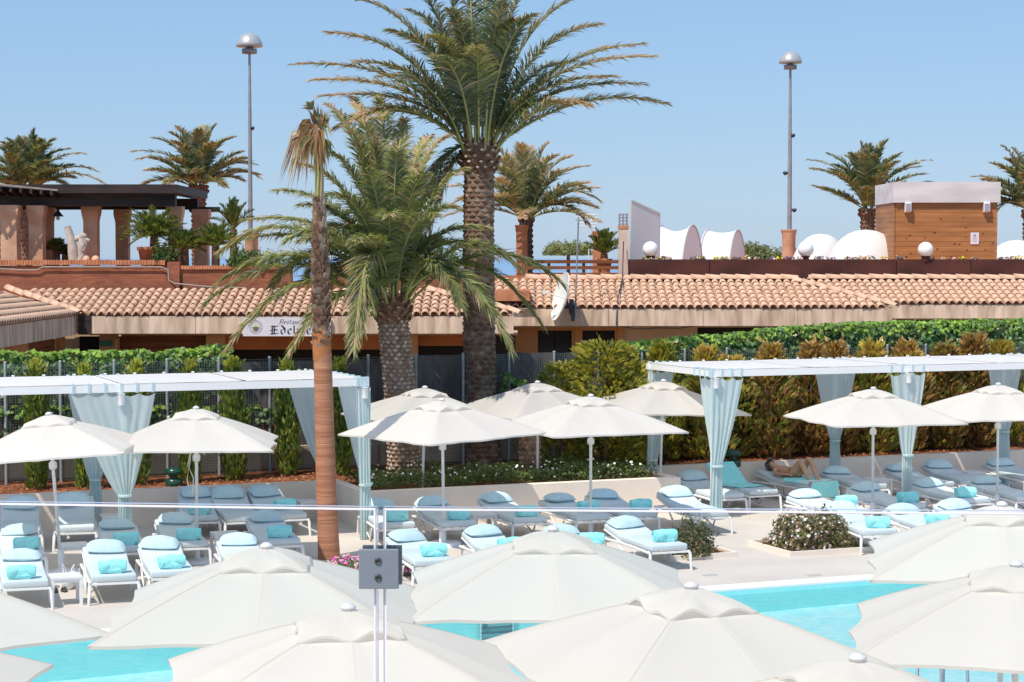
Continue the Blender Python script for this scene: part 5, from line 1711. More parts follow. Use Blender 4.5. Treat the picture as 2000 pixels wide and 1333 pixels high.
bush('pink_flowers', 'clump of bright magenta flowers at the foot of the fan palm', c3, .58, .42, .30, 1500, lambda: random.choice((0, 1, 1)), ['bu1', 'gc2'], (.04, .08), 190, ['flm', 'flm', 'flp'], 'flowers')
c3 = P(795, 1118, .05)
bush('pink_flowers', 'small clump of magenta flowers behind the steel clamp', c3, .22, .2, .30, 350, lambda: random.choice((0, 1, 1)), ['bu1', 'gc2'], (.04, .08), 60, ['flm', 'flp'], 'flowers')
for i, (px, py, Y, rx, rz, lb) in enumerate(((1510, 500, 92, 1.5, .95, 'feathery grey green bush below the right lamp post'), (1470, 500, 86, .75, 1.0, 'narrow green bush beside the hooped tent'), (1110, 480, 90, 1.2, .6, 'grey green bush far behind the timber rail'))):
    t = bush('far_bush', lb, Q(px, py + 18, Y), rx, rx, rz, 1500, lambda: random.choice((0, 0, 1)), ['farb', 'bu2'], (.12, .22))
    mb = MB(); mb.tube([(0, 0, -5.0), (0, 0, .3)], [.14, .08], 8); mb.build('trunk', 'bark', t)
# yellow flowers and planter tops on the terrace behind the front palm
bush('terrace_flowers', 'orange and yellow flowering plant on the parapet behind the front palm', V((xs(790, 54.9), 54.9, 4.88)), .45, .3, .62, 700, lambda: random.choice((0, 1)), ['gc1', 'gc2'], (.06, .12), 60, ['flo', 'fly'], 'flowers')
bush('terrace_shrub', 'green shrub on the parapet left of the tall palm trunk', V((xs(870, 54.9), 54.9, 4.88)), .6, .3, .5, 700, lambda: random.choice((0, 1)), ['gc1', 'gc2'], (.06, .12))
bush('terrace_shrub', 'mid green shrub on the parapet left of the fan palm trunk', V((xs(480, 54.9), 54.9, 4.88)), .55, .3, .45, 700, lambda: random.choice((0, 0, 1)), ['gc1', 'gc2'], (.08, .16))
bush('terrace_shrub', 'low green shrub at the foot of the large potted sago palm', V((xs(322, 54.9), 54.9, 5.04)), .35, .25, .3, 420, lambda: random.choice((0, 0, 1)), ['sg1', 'gc2'], (.08, .16))
bush('terrace_shrub', 'low dark shrub on the parapet beside the gap in the brick', V((xs(515, 54.9), 54.9, 4.88)), .7, .3, .3, 600, lambda: random.choice((0, 0, 1)), ['gc1', 'gc2'], (.06, .12))
# ================================================================== CABANAS
def curtain_mb(dirv, wl, wr, ztop, ztie, wtie, zbot, wbot, shift=0.0, folds=7, seed=0):
    nx, nz_ = 42, 30
    dirv = V(dirv).normalized()
    nr = dirv.cross(V((0, 0, 1)))
    vs, fs = [], []
    for j in range(nz_ + 1):
        z = zbot + (ztop - zbot) * j / nz_
        if z > ztie:
            f = (z - ztie) / (ztop - ztie)
            g = f ** 0.80 if f > 0 else 0
            L = -(wtie / 2) + (-(wl) + wtie / 2) * g
            Rr = wtie / 2 + (wr - wtie / 2) * g
            c = shift * (1 - g)
            amp = .018 + .022 * (1 - f)
            bulge = .06 * (1 - f)
        else:
            f = (ztie - z) / (ztie - zbot)
            wv = wtie + (wbot - wtie) * math.sin(min(1, f * 1.3) * math.pi / 2)
            L, Rr = -wv / 2, wv / 2
            c = shift
            amp = .035 + .02 * f
            bulge = .10
        for i in range(nx + 1):
            u = i / nx
            x = L + (Rr - L) * u + c
            y = amp * (.55 + .9 * abs(noise.noise(V((u * 3.3, seed, z * .4))))) * math.sin((u + .10 * noise.noise(V((u * 2.5, seed * 2, z * .5)))) * folds * 2 * math.pi + seed + .9 * math.sin(z * 1.3 + u * 4)) - bulge * math.sin(math.pi * u) - .02
            y += .02 * noise.noise(V((u * 5, z * 1.2, seed)))
            zz = z - .055 * abs(math.sin(math.pi * u * (5 if wl + wr > 1 else 3))) * max(0, (z - ztie) / (ztop - ztie)) ** 6
            vs.append(dirv * x + nr * (.085 + abs(bulge) * .3 + (y + bulge * math.sin(math.pi * u)) * .8) + V((0, 0, zz)))
    for j in range(nz_):
        for i in range(nx):
            q = j * (nx + 1) + i
            fs.append((q, q + 1, q + nx + 2, q + nx + 1))
    mb = MB()
    mb.add(vs, fs, 0, True)
    return mb
def cabana(lb, posts_a, b_front, b_back, ztop, curtains, strips):
    a0, a1 = posts_a[0], posts_a[-1]
    t = thing('cabana', lb, 'cabana', G(a0, b_front, 0), YAW)
    D = b_back - b_front
    Lx = a1 - a0
    zb = ztop - .13
    for a in posts_a:
        for b in (0, D):
            mb = MB()
            mb.box((a - a0, b, zb / 2), (.085, .085, zb))
            mb.box((a - a0, b, .006), (.16, .16, .012))
            mb.build('post', 'cabw', t)
            mb = MB()
            mb.lathe([(.05, zb - .22), (.056, zb - .20), (.056, zb - .04), (.07, zb - .02)], 12, (a - a0, b - (.115 if b == 0 else -.005), 0))
            mb.build('bracket', 'cabw', t)
    for b in (0, D):
        mb = MB(); mb.box((Lx / 2, b, ztop - .065), (Lx + .16, .10, .13)); mb.build('beam', 'cabw', t)
    for a in posts_a:
        mb = MB(); mb.box((a - a0, D / 2, ztop - .068), (.09, D - .10, .12)); mb.build('cross_beam', 'cabw', t)
    for (s0, s1) in strips:
        n, m_ = 14, 4
        vs, fs = [], []
        for j in range(m_ + 1):
            for i in range(n + 1):
                x = s0 + (s1 - s0) * i / n - a0
                y = -.04 + (D + .08) * j / m_
                z = ztop + .012 - .012 * math.sin(math.pi * i / n) * math.sin(math.pi * j / m_) + .006 * noise.noise(V((x * 1.5, y * 1.5, 2)))
                vs.append((x, y, z))
        for j in range(m_):
            for i in range(n):
                q = j * (n + 1) + i
                fs.append((q, q + 1, q + n + 2, q + n + 1))
        mb = MB(); mb.add(vs, fs, 0, True)
        mb.build('roof_cloth', 'cabfab', t)
        mb = MB()
        k = 0
        x = s0 + .15
        while x < s1 - .1:
            mb.tube([(x - a0, D - .03, ztop + .035), (x - a0 + .05, D - .03, ztop + .03)], .018, 6)
            x += .55
        mb.build('lacing', 'cabw', t)
    for ci, (a, b, dv, wl, wr, ztie, wt, zb_, wb, sh) in enumerate(curtains):
        mb = curtain_mb(dv, wl, wr, zb - .02, ztie, wt, zb_, wb, sh, 7 if wl + wr > 1 else 5, ci * 1.7)
        mb.v = [(v[0] + a - a0, v[1] + b, v[2]) for v in mb.v]
        c = mb.build('curtain', 'curtain', t)
        mb = MB()
        nt_ = 6 if wl + wr > 1 else 4
        dvn = V(dv).normalized()
        for q in range(nt_):
            x = -wl + .04 + (wl + wr - .08) * q / (nt_ - 1)
            p = dvn * x + V((a - a0, b, 0))
            rot = Matrix((dvn, dvn.cross(V((0, 0, 1))) * -1, V((0, 0, 1)))).transposed()
            mb = MB()
            mb.box(p + V((0, 0, ztop - .055)), (.045, .125, .175), rot)
            mb.build('curtain_tab', 'tab', c)
        mb = MB()
        p = dvn * sh + V((a - a0, b, ztie)) + dvn.cross(V((0, 0, 1))) * .10
        mb.lathe([(wt * .52, -.02), (wt * .56, 0), (wt * .52, .02)], 12, p)
        mb.build('tie_band', 'curtain', c)
    return t
XA, YA = (1, 0, 0), (0, 1, 0)
cabana('long white cabana at the left with pale blue tied curtains', (-13.0, -8.6, -4.2), -3.2, -.55, 2.92,
       [(-8.6, 0, XA, .85, .60, 1.0, .22, .02, .26, .05), (-8.6, 2.65, XA, .5, .5, 1.0, .2, .02, .26, 0), (-4.2, 2.65, XA, .72, .05, 1.15, .18, .02, .22, -.05), (-4.2, 0, YA, .03, 1.9, 1.0, .20, .02, .26, .10), (-4.2, 0, XA, .17, .11, 1.0, .22, .02, .24, .0),
        (-13.0, 0, XA, .7, .7, 1.0, .2, .02, .26, 0)],
       [(-13.05, -10.85), (-10.78, -8.66), (-8.56, -6.42), (-6.36, -4.12)])
cabana('long white cabana at the right with pale blue tied curtains', (2.95, 7.35, 11.75, 16.15), -3.2, -.4, 2.92,
       [(2.95, 0, XA, .10, .62, 1.05, .24, .02, .30, .02), (2.95, 0, YA, .0, .75, 1.05, .2, .02, .26, .05), (2.95, 2.8, XA, .05, .52, .9, .22, .02, .3, .0), (7.35, 2.8, XA, .5, .55, 1.15, .22, .02, .34, 0), (7.35, 0, XA, .42, .42, 1.1, .22, .02, .26, 0),
        (11.75, 2.8, XA, .45, .5, 1.2, .24, .02, .34, 0), (11.75, 0, XA, .5, .5, 1.1, .22, .02, .26, 0)],
       [(2.9, 5.12), (5.18, 7.30), (7.40, 9.52), (9.58, 11.70), (11.80, 13.9), (13.97, 16.2)])

# ================================================================== PARASOLS
def parasol_meshes(seed, hs=1.345):
    rnd_ = random.Random(seed)
    zp, ze = 2.565, 2.0
    corners = []
    for k in range(8):
        a_ = math.pi / 4 * k
        r = hs * (math.sqrt(2) * .985 if k % 2 else 1.0)
        corners.append((a_, r))
    n_r, n_a = 9, 8
    vs, fs = [], []
    seg = 8 * n_a
    for j in range(n_r + 1):
        f = .16 + (1 - .16) * j / n_r
        for i in range(seg):
            k = i // n_a
            u = (i % n_a) / n_a
            (a0, r0), (a1, r1) = corners[k], corners[(k + 1) % 8]
            p0 = V((math.cos(a0), math.sin(a0), 0)) * r0
            p1 = V((math.cos(a1), math.sin(a1), 0)) * r1
            p = p0.lerp(p1, u)
            sag = math.sin(math.pi * u)
            p = p * (1 - .055 * sag * f * f)
            zz = zp + .0 - (zp - ze) * f - .035 * math.sin(math.pi * f) * 0 + .03 * math.sin(math.pi * min(1, f)) * (1 if u < .02 else .9)
            zz += -.040 * sag * math.sin(math.pi * f * .62) + .035 * sag * f * f
            zz += .016 * noise.noise(V((p.x * 2.2 + seed, p.y * 2.2, 0))) * f + .004 * noise.noise(V((p.x * 7 + seed, p.y * 7, 5))) * f
            if j == n_r:
                zz += rnd_.uniform(-.004, .004)
            vs.append(V((p.x * f, p.y * f, zz)))
    for j in range(n_r):
        for i in range(seg):
            fs.append((j * seg + i, (j + 1) * seg + i, (j + 1) * seg + (i + 1) % seg, j * seg + (i + 1) % seg))
    mb = MB(); mb.add(vs, fs, 0, True)
    # turned hem
    e = n_r * seg
    hem = [vs[e + i] + V((0, 0, -.028)) - V((vs[e + i].x, vs[e + i].y, 0)).normalized() * .004 for i in range(seg)]
    mb.add([vs[e + i] for i in range(seg)] + hem, [(i, seg + i, seg + (i + 1) % seg, (i + 1) % seg) for i in range(seg)], 0, True)
    for k in range(8):                                     # stitched seam tape along every rib
        i = k * n_a
        for j in range(n_r):
            a, b = vs[j * seg + i], vs[(j + 1) * seg + i]
            t_ = (b - a).cross(V((0, 0, 1))).normalized() * .011
            u_ = V((0, 0, .0010))
            mb.add([a - t_ + u_ * .2, a + t_ + u_ * .2, b + t_ + u_ * .2, b - t_ + u_ * .2, a + u_, b + u_], [(0, 4, 5, 3), (4, 1, 2, 5)], 0)
    canopy = mb.mesh('canopy', 'canopy')
    # vent cap: scalloped hem lifting between ribs
    vs, fs = [], []
    nr2, na2 = 5, 8
    seg = 8 * na2
    hv = .385
    lift = [rnd_.uniform(.03, .085) for _ in range(8)]
    for j in range(nr2 + 1):
        f = .08 + .92 * j / nr2
        for i in range(seg):
            k = i // na2
            u = (i % na2) / na2
            (a0, r0), (a1, r1) = corners[k], corners[(k + 1) % 8]
            p = (V((math.cos(a0), math.sin(a0), 0)) * r0).lerp(V((math.cos(a1), math.sin(a1), 0)) * r1, u) * (hv / hs)
            sag = math.sin(math.pi * u)
            p = p * (1 - .05 * sag * f)
            full = 1 - abs(0)
            z = zp + .026 - (zp - ze) * (hv / hs) * f * .97 + .030 * math.sin(math.pi * f)
            z += lift[k] * sag ** 1.5 * f * f * .9 - .012 * sag * math.sin(math.pi * f)
            z += .01 * noise.noise(V((p.x * 9 * f + seed, p.y * 9 * f, 3)))
            vs.append(V((p.x * f, p.y * f, z)))
    for j in range(nr2):
        for i in range(seg):
            fs.append((j * seg + i, (j + 1) * seg + i, (j + 1) * seg + (i + 1) % seg, j * seg + (i + 1) % seg))
    mb = MB(); mb.add(vs, fs, 0, True)
    e = nr2 * seg
    mb.add([vs[e + i] for i in range(seg)] + [vs[e + i] + V((0, 0, -.02)) for i in range(seg)], [(i, seg + i, seg + (i + 1) % seg, (i + 1) % seg) for i in range(seg)], 0, True)
    vent = mb.mesh('vent', 'canopy')
    mb = MB()
    for k, (a0, r0) in enumerate(corners):
        d = V((math.cos(a0), math.sin(a0), 0))
        p0 = d * .07 + V((0, 0, zp - .09))
        p1 = d * r0 * .5 + V((0, 0, zp - (zp - ze) * .5 - .002))
        p2 = d * r0 * .985 + V((0, 0, ze - .012))
        mb = MB(); mb.tube([p0, p1, p2], .010, 5)
        yield_rib.setdefault(seed, []).append(mb.mesh('rib', 'pole'))
    return canopy, vent
yield_rib = {}
mb = MB(); mb.tube([(0, 0, .04), (0, 0, 2.52)], .027, 12); POLE = mb.mesh('pole', 'pole')
mb = MB(); mb.lathe([(.035, 1.70), (.065, 1.72), (.065, 1.80), (.045, 1.83)], 12); HUB = mb.mesh('runner', 'pole')
mb = MB(); mb.lathe([(.030, 2.55), (.050, 2.592), (.058, 2.598), (.058, 2.606), (.050, 2.617), (.038, 2.622), (.033, 2.629), (.018, 2.634), (.004, 2.635)], 18); CAP = mb.mesh('cap', 'cap')
mb = MB(); mb.lathe([(.30, 0), (.30, .05), (.28, .065), (.06, .075), (.045, .10), (.042, .38), (.034, .39)], 24); BASE = mb.mesh('base', 'white')
VARS = [parasol_meshes(s) for s in range(4)]
UMB = []
def parasol(px, py, rot, lb, zpk=2.62, lean=(0, 0), var=None):
    p = P(px, py, zpk)
    sc = zpk / 2.65
    t = thing('parasol', lb, 'parasol', V((p.x, p.y, 0)), 0, 'cream square parasols round the pool')
    t.rotation_euler = (R(lean[0]), R(lean[1]), R(rot))
    if lean != (0, 0):
        q = t.rotation_euler.to_matrix() @ V((0, 0, zpk))
        t.location = V((p.x - q.x, p.y - q.y, 0))
    v = len(UMB) % 4 if var is None else var
    link('canopy', VARS[v][0], t)
    link('vent', VARS[v][1], t)
    for m_ in yield_rib[v]:
        link('rib', m_, t)
    link('pole', POLE, t); link('runner', HUB, t); link('cap', CAP, t); link('base', BASE, t)
    UMB.append(t)
    return t
# far row, left to right
parasol(95, 806, 4, 'far parasol cut by the left edge, its pole leaning to the right', lean=(0, -4))
u2 = parasol(383, 795, 5, 'far parasol with a cord loop hanging at its pole, left of the fan palm')
parasol(830, 755, 20, 'far parasol tucked behind another just right of the left cabana', lean=(0, 1.5))
parasol(863, 779, 41, 'far parasol covering the lower part of the two palm trunks, corner pointing forward', lean=(0, -1))
parasol(1050, 745, 30, 'far parasol in front of the tall palm, behind two others')
parasol(1154, 771, 22, 'far parasol standing nearest in the middle group, right of the palms')
parasol(1296, 742, 24, 'far parasol overlapping the corner curtain of the right cabana', lean=(0, 2))
parasol(1706, 757, 14, 'far parasol in front of the second front curtain of the right cabana')
parasol(1950, 749, 14, 'far parasol cut by the right edge in front of the right cabana')
# near row
parasol(520, 1063, 3, 'near parasol just left of the steel clamp, peak beside a shaded lounger', var=1)
parasol(1080, 1030, 2, 'near parasol in the centre right of the steel clamp, hiding loungers', var=0)
parasol(680, 1182, 8, 'near parasol seen through the gap of the glass panels below the clamp', var=2)
parasol(1350, 1140, 22, 'near parasol right of centre with a pool corner showing behind its cap', var=3)
parasol(1957, 982, -10, 'near parasol at the right with its peak level with the glass rail', var=2)
parasol(1985, 1098, -12, 'near parasol at the right edge above the pool', var=1)
parasol(1675, 1280, 20, 'nearest parasol at the bottom right with only cap and vent showing', var=0)
parasol(-200, 1085, 37, 'near parasol at the left edge with its peak outside the view', var=3)
parasol(-357, 1203, 0, 'near parasol in the bottom left corner', var=2)
mb = MB()
lp = P(372, 884, 1.75)
for s_ in (0, 1):
    mb.tube([P(373, 880, 1.88) + V((0, 0, -.0)), lp + V((-.02 - .03 * s_, 0, -.22)), lp + V((-.06 if s_ == 0 else .05, 0, -.45)), lp + V((-.04 if s_ == 0 else .03, 0, -.60 - .15 * s_))], .010, 5)
o = mb.build('cord_loop', 'rope')
o.parent = u2
o.matrix_parent_inverse = (Matrix.Translation(u2.location) @ Matrix.Rotation(R(5), 4, 'Z')).inverted()

# ================================================================== LOUNGERS
LW, LL = .68, 1.95
mb = MB()
for s_ in (-1, 1):
    x = s_ * .345
    mb.tube([(x, -.02, .30), (x, .5, .315), (x, 1.2, .32), (x, 1.95, .30)], .024, 8)
    mb.tube([(x, 1.25, .30), (x, 1.05, .14), (x, .75, .05), (x, .60, .26)], .018, 7)
for y in (.0, .6, 1.22, 1.93):
    mb.bar((-.345, y, .305), (.345, y, .305), .035, .03)
for i in range(6):
    mb.bar((-.33, .12 + i * .18, .322), (.33, .12 + i * .18, .322), .05, .01)
FRAME = mb.mesh('frame', 'wframe')
def leg_mesh(x, y, sx_, sy_):
    mb = MB()
    mb.tube([(x, y, .32), (x + sx_ * .015, y + sy_ * .02, .27), (x + sx_ * .03, y + sy_ * .045, 0.0)], [.030, .028, .020], 8)
    return mb.mesh('leg', 'wframe')
LEGS = [leg_mesh(-.345, 0, -1, -1), leg_mesh(.345, 0, 1, -1), leg_mesh(-.345, 1.78, -1, 1), leg_mesh(.345, 1.78, 1, 1)]
SEAT = rbox_mesh('seat_mattress', (.66, 1.20, .10), .03, 3, 'mattress')
BACK = rbox_mesh('back_mattress', (.66, .74, .10), .03, 3, 'mattress')
for me, dy in ((SEAT, .60), (BACK, .37)):
    for v in me.vertices:
        v.co.y += dy
        v.co.z += .05
mb = MB()
for s_ in (-1, 1):
    mb.tube([(s_ * .32, 0, -.01), (s_ * .32, .73, -.01)], .018, 7)
mb.bar((-.32, .73, -.01), (.32, .73, -.01), .03, .03); mb.bar((-.32, .36, -.012), (.32, .36, -.012), .04, .015)
BFRAME = mb.mesh('back_frame', 'wframe')
mb = MB()
mb.tube([(0, 0, 0), (0, -.12, -.30)], .014, 6)
PROP = mb.mesh('prop', 'wframe')
def pillow_mesh(seed):
    nx, ny = 12, 9
    vs, fs = [], []
    for s_ in (1, -1):
        for j in range(ny + 1):
            for i in range(nx + 1):
                u, v = -1 + 2 * i / nx, -1 + 2 * j / ny
                h = ((1 - abs(u) ** 2.6) * (1 - abs(v) ** 2.4)) ** .55
                x = u * .30 * (1 - .07 * (1 - abs(v)) ** 0 * v * v)
                y = v * .20 * (1 - .10 * u * u)
                z = s_ * .10 * h * (1.15 if s_ > 0 else .7) + .012 * h * noise.noise(V((u * 2.5 + seed, v * 2.5, seed)))
                vs.append((x, y, z))
    N = (nx + 1) * (ny + 1)
    for j in range(ny):
        for i in range(nx):
            q = j * (nx + 1) + i
            fs.append((q, q + 1, q + nx + 2, q + nx + 1))
            fs.append((N + q + nx + 1, N + q + nx + 2, N + q + 1, N + q))
    mb = MB(); mb.add(vs, fs, 0, True)
    return mb.mesh('pillow', 'pillow')
PILLOWS = [pillow_mesh(s) for s in range(4)]
def towel_mesh(seed):
    mb = MB()
    prof, n = [], 20
    W_ = .19
    vs, fs = [], []
    m_ = 12
    for j in range(m_ + 1):
        x = -W_ + 2 * W_ * j / m_
        e = 1 - .10 * (abs(x) / W_) ** 6
        for i in range(n):
            a_ = 2 * math.pi * i / n
            ca, sa = math.cos(a_), math.sin(a_)
            y = .105 * e * math.copysign(abs(ca) ** .75, ca)
            z = .10 + .10 * e * math.copysign(abs(sa) ** .75, sa)
            q = V((x * 9, y * 9 + seed * 3, z * 9))
            y += .012 * noise.noise(q); z += .014 * noise.noise(q + V((5, 5, 5))); 
            vs.append(V((x + .01 * noise.noise(q * .7), y, max(0, z))))
    for j in range(m_):
        for i in range(n):
            fs.append((j * n + i, j * n + (i + 1) % n, (j + 1) * n + (i + 1) % n, (j + 1) * n + i))
    mb.add(vs, fs, 0, True)
    for s_ in (-1, 1):                                     # spiral ends
        pts = []
        for i in range(22):
            a_ = i * .62
            r = .088 * (1 - i / 24)
            pts.append(V((s_ * (W_ + .004), r * math.cos(a_), .10 + r * math.sin(a_))))
        mb.tube(pts, .011, 5)
        ring_ = vs[:n] if s_ < 0 else vs[-n:]
        mb.add(ring_, [tuple(range(n)) if s_ > 0 else tuple(range(n))[::-1]], 0)
    fl = []
    for i in range(7):
        f = i / 6
        fl.append((-.15 + .30 * f, -.11 - .02 * math.sin(f * 5 + seed), .01 + .16 * (1 - abs(f - .35)) * .8))
    mb.add([(-.17, -.100, .02)] + [(x, y - .006, z) for x, y, z in fl] + [(.12, -.105, .0)], [(0, k, k + 1) for k in range(1, 7)] + [(0, 7, 8)], 0, True)
    return mb.mesh('rolled_towel', 'towel')
TOWELS = [towel_mesh(s) for s in range(4)]
ZM = .335
def lounger(D, foot, pil, towel=None, alpha=8, yaw=None, flat_pillow=0.0):
    f = P(foot[0], foot[1], ZM + .10)
    if alpha == 8:
        alpha = rnd(4, 13)
    if yaw is None:
        dx = xs(pil[0], f.y + 1.5) - f.x
        yaw = math.degrees(math.asin(max(-.62, min(.62, -dx / 1.58))))
        yaw = max(8, min(32, yaw))
    rz = R(yaw)
    rot = Matrix.Rotation(rz, 3, 'Z')
    t = thing('sun_lounger', 'pale blue sun lounger ' + D, 'sun lounger', V((f.x, f.y, 0)), rz, 'sun loungers on the pool deck')
    link('frame', FRAME, t)
    for m_ in LEGS:
        link('leg', m_, t)
    link('seat_mattress', SEAT, t, (0, 0, ZM))
    b = link('back_mattress', BACK, t, (0, 1.205, ZM), (R(alpha), 0, 0))
    link('back_frame', BFRAME, t, (0, 1.205, ZM), (R(alpha), 0, 0))
    ar = R(alpha)
    if alpha > 14:
        link('prop', PROP, t, (.2, 1.205 + .55 * math.cos(ar), ZM + .55 * math.sin(ar)))
    if pil is not None:
        loc = V((rnd(-.03, .03), 1.205 + .54 * math.cos(ar) - .13 * math.sin(ar), ZM + .54 * math.sin(ar) + .145 * math.cos(ar)))
        pl = link('pillow', random.choice(PILLOWS), None, V((f.x, f.y, 0)) + rot @ loc, (ar + rnd(-.08, .08), rnd(-.05, .05), rz + rnd(-.30, .30)))
        tag(pl, 'pale pillow on the lounger ' + D, 'pillow', 'pillows on the sun loungers')
    if towel is not None:
        w = P(towel[0], towel[1], ZM + .2)
        l_ = rot.inverted() @ (w - V((f.x, f.y, 0)))
        lx, ly = max(-.14, min(.16, l_.x)), max(.2, min(.75, l_.y))
        tw = link('rolled_towel', random.choice(TOWELS), None, V((f.x, f.y, ZM + .098)) + rot @ V((lx, ly, 0)), (0, 0, rz + rnd(-.25, .25)))
        tag(tw, 'rolled turquoise towel on the lounger ' + D, 'towel', 'rolled towels on the sun loungers')
    return t
L = lounger
# left, front row
L('at the left edge of the nearest row', (50, 1134), (34, 1092), (43, 1121))
L('in the nearest row, second from the left edge', (223, 1123), (201, 1083), (222, 1110))
L('in the nearest row, third from the left edge', (338, 1114), (311, 1077), (340, 1103))
L('in shade just left of the near parasol peak', (490, 1102), (463, 1064), None)
# left, middle row
L('at the left edge of the sunlit middle row', (45, 1077), (31, 1037), (52, 1062))
L('right of the side table in the left middle row', (250, 1067), (228, 1026), (248, 1054))
L('behind the second parasol pole in the middle row', (367, 1058), (340, 1023), (374, 1048))
L('sunlit right of the second parasol', (549, 1053), (519, 1012), (546, 1038))
# left, back row under the cabana
L('striped by sun at the left edge under the left cabana', (40, 1034), (34, 992), None, 24)
L('with raised back beside the tied cabana curtain', (147, 1028), (143, 984), None, 26)
L('leftmost of three under the left cabana', (390, 1008), (379, 970), (390, 994), 22)
L('middle of three under the left cabana', (478, 1008), (447, 970), None, 22)
L('rightmost of three under the left cabana', (566, 1003), (520, 965), (556, 985), 20)
# centre, back row
L('right beside the hanging end curtain of the left cabana', (776, 1021), (741, 984), (779, 1010))
L('behind the pole pair below the palm parasols', (898, 1019), (850, 982), (896, 1004))
L('in the centre back row, third from the left cabana', (1037, 1011), (975, 973), (1029, 998))
L('in the centre back row left of the pole', (1160, 1006), (1096, 969), (1149, 988))
L('in the centre back row right of the pole', (1251, 1001), (1186, 965), (1258, 985))
L('bare of towels at the corner curtain of the right cabana', (1392, 999), (1327, 959), None)
# centre, front row
L('right behind the steel clamp of the glass', (850, 1093), (797, 1047), (847, 1074))
L('half hidden by the central near parasol, left side', (1010, 1083), (950, 1041), (997, 1062))
L('almost hidden behind the central near parasol cap', (1166, 1076), (1105, 1036), (1156, 1052))
L('beside the small dark bush, foot in the sun', (1308, 1064), (1231, 1024), (1298, 1046))
# right, under the cabana and behind
L('partly behind the corner curtain under the right cabana', (1425, 964), (1356, 927), None, 14)
Ltow = L('with a spread turquoise towel over its raised back', (1493, 957), None, None, 34, 24)
Lper = L('carrying a resting sunbather under the right cabana', (1610, 945), None, None, 10, 30)
L('sunlit in front of the striped towel at the right', (1672, 996), (1584, 955), (1653, 978))
L('sunlit behind the first right hand parasol pole', (1780, 984), (1700, 949), (1773, 971))
L('sunlit between the two right hand parasol poles', (1909, 973), (1826, 942), (1899, 965))
L('sunlit at the right edge behind the last parasol pole', (2015, 968), (1936, 939), None)
L('in cabana shade left of the second front curtain', (1705, 946), (1643, 914), None)
L('in cabana shade behind the second front curtain', (1838, 942), (1768, 907), None)
L('in cabana shade right of the second front curtain', (1903, 936), (1842, 903), None)
L('in cabana shade cut by the right edge', (2030, 930), (1962, 898), None)
L('beside the pink flowering bush below the glass rail', (1719, 1034), (1652, 1001), (1719, 1021))
L('half hidden by the right near parasol', (1848, 1030), (1775, 998), (1830, 1012))
L('shaded with only its head showing above the right near parasol', (1940, 1024), (1874, 986), None)

# spread towel on the raised back
def drape(name, lb, lo, alpha, y0, y1, w, mats, hang=0.0, stripes=(), lift=.112, cat='towel', seed=0, skew=0.0):
    rz = lo.rotation_euler.z
    mb = MB()
    nx, ny = 14, 26
    ar = R(alpha)
    vs, fs, fm = [], [], []
    for j in range(ny + 1):
        y = y0 + (y1 - y0) * j / ny
        for i in range(nx + 1):
            u = -1 + 2 * i / nx
            x = u * w / 2 + skew * (y - y0)
            if y < 0:
                p = V((x, -.025 - .012 * noise.noise(V((x * 6, y * 4, seed))), ZM + lift + y + .02))
            elif y <= 1.2:
                p = V((x, y, ZM + lift))
            else:
                q = y - 1.2
                p = V((x, 1.2 + q * math.cos(ar) - lift * math.sin(ar), ZM + q * math.sin(ar) + lift * math.cos(ar)))
            p.z += .014 * noise.noise(V((x * 7, y * 6, seed))) + .008 * noise.noise(V((x * 18, y * 16, seed)))
            ox = abs(x) - .335
            if ox > 0:
                p.z -= ox * 1.6
                p.x = math.copysign(.345 + .02, x)
            vs.append(p)
    for j in range(ny):
        yy = y0 + (y1 - y0) * (j + .5) / ny
        mi = 0
        for (s0, s1, m_) in stripes:
            if s0 <= yy < s1:
                mi = m_
        for i in range(nx):
            q = j * (nx + 1) + i
            mb.add([vs[q], vs[q + 1], vs[q + nx + 2], vs[q + nx + 1]], [(0, 1, 2, 3)], mi, True)
    o = mb.build(name, mats, None, lo.location.copy(), (0, 0, rz))
    return tag(o, lb, cat)
drape('spread_towel', 'crumpled turquoise towel spread over the raised lounger back', Ltow, 34, .42, 1.93, .66, ['towel'], seed=3, skew=-.03)
drape('striped_towel', 'turquoise towel with pink and white stripes hanging over the foot of the sunbather lounger', Lper, 10, -.36, .92, .74, ['towel', 'towelpink', 'towelwhite'], stripes=((-.02, .10, 1), (.12, .22, 2), (.30, .36, 2)), seed=8, lift=.15)

# sunbather: one skinned body lying on the lounger
def skin_body(name, joints, edges, parent=None, loc=None, rot=None, mats='skin', sub=2):
    me = bpy.data.meshes.new(name)
    names = list(joints)
    me.from_pydata([joints[k][0] for k in names], [(names.index(a), names.index(b)) for a, b in edges], [])
    o = link(name, me, parent, loc, rot)
    for m_ in (mats if isinstance(mats, (list, tuple)) else [mats]):
        me.materials.append(M[m_])
    md = o.modifiers.new('skin', 'SKIN')
    md.use_smooth_shade = True
    me.skin_vertices or me.attributes
    lay = me.skin_vertices[0].data
    for i, k in enumerate(names):
        r = joints[k][1]
        lay[i].radius = r if isinstance(r, tuple) else (r, r)
        lay[i].use_root = (k == 'pelvis')
    sb = o.modifiers.new('sub', 'SUBSURF')
    sb.levels = sb.render_levels = sub
    return o
z0 = ZM + .10
ps_ = thing('person', 'sunbather lying on a lounger with bent knees, lower legs under a striped towel', 'person', Lper.location.copy(), Lper.rotation_euler.z)
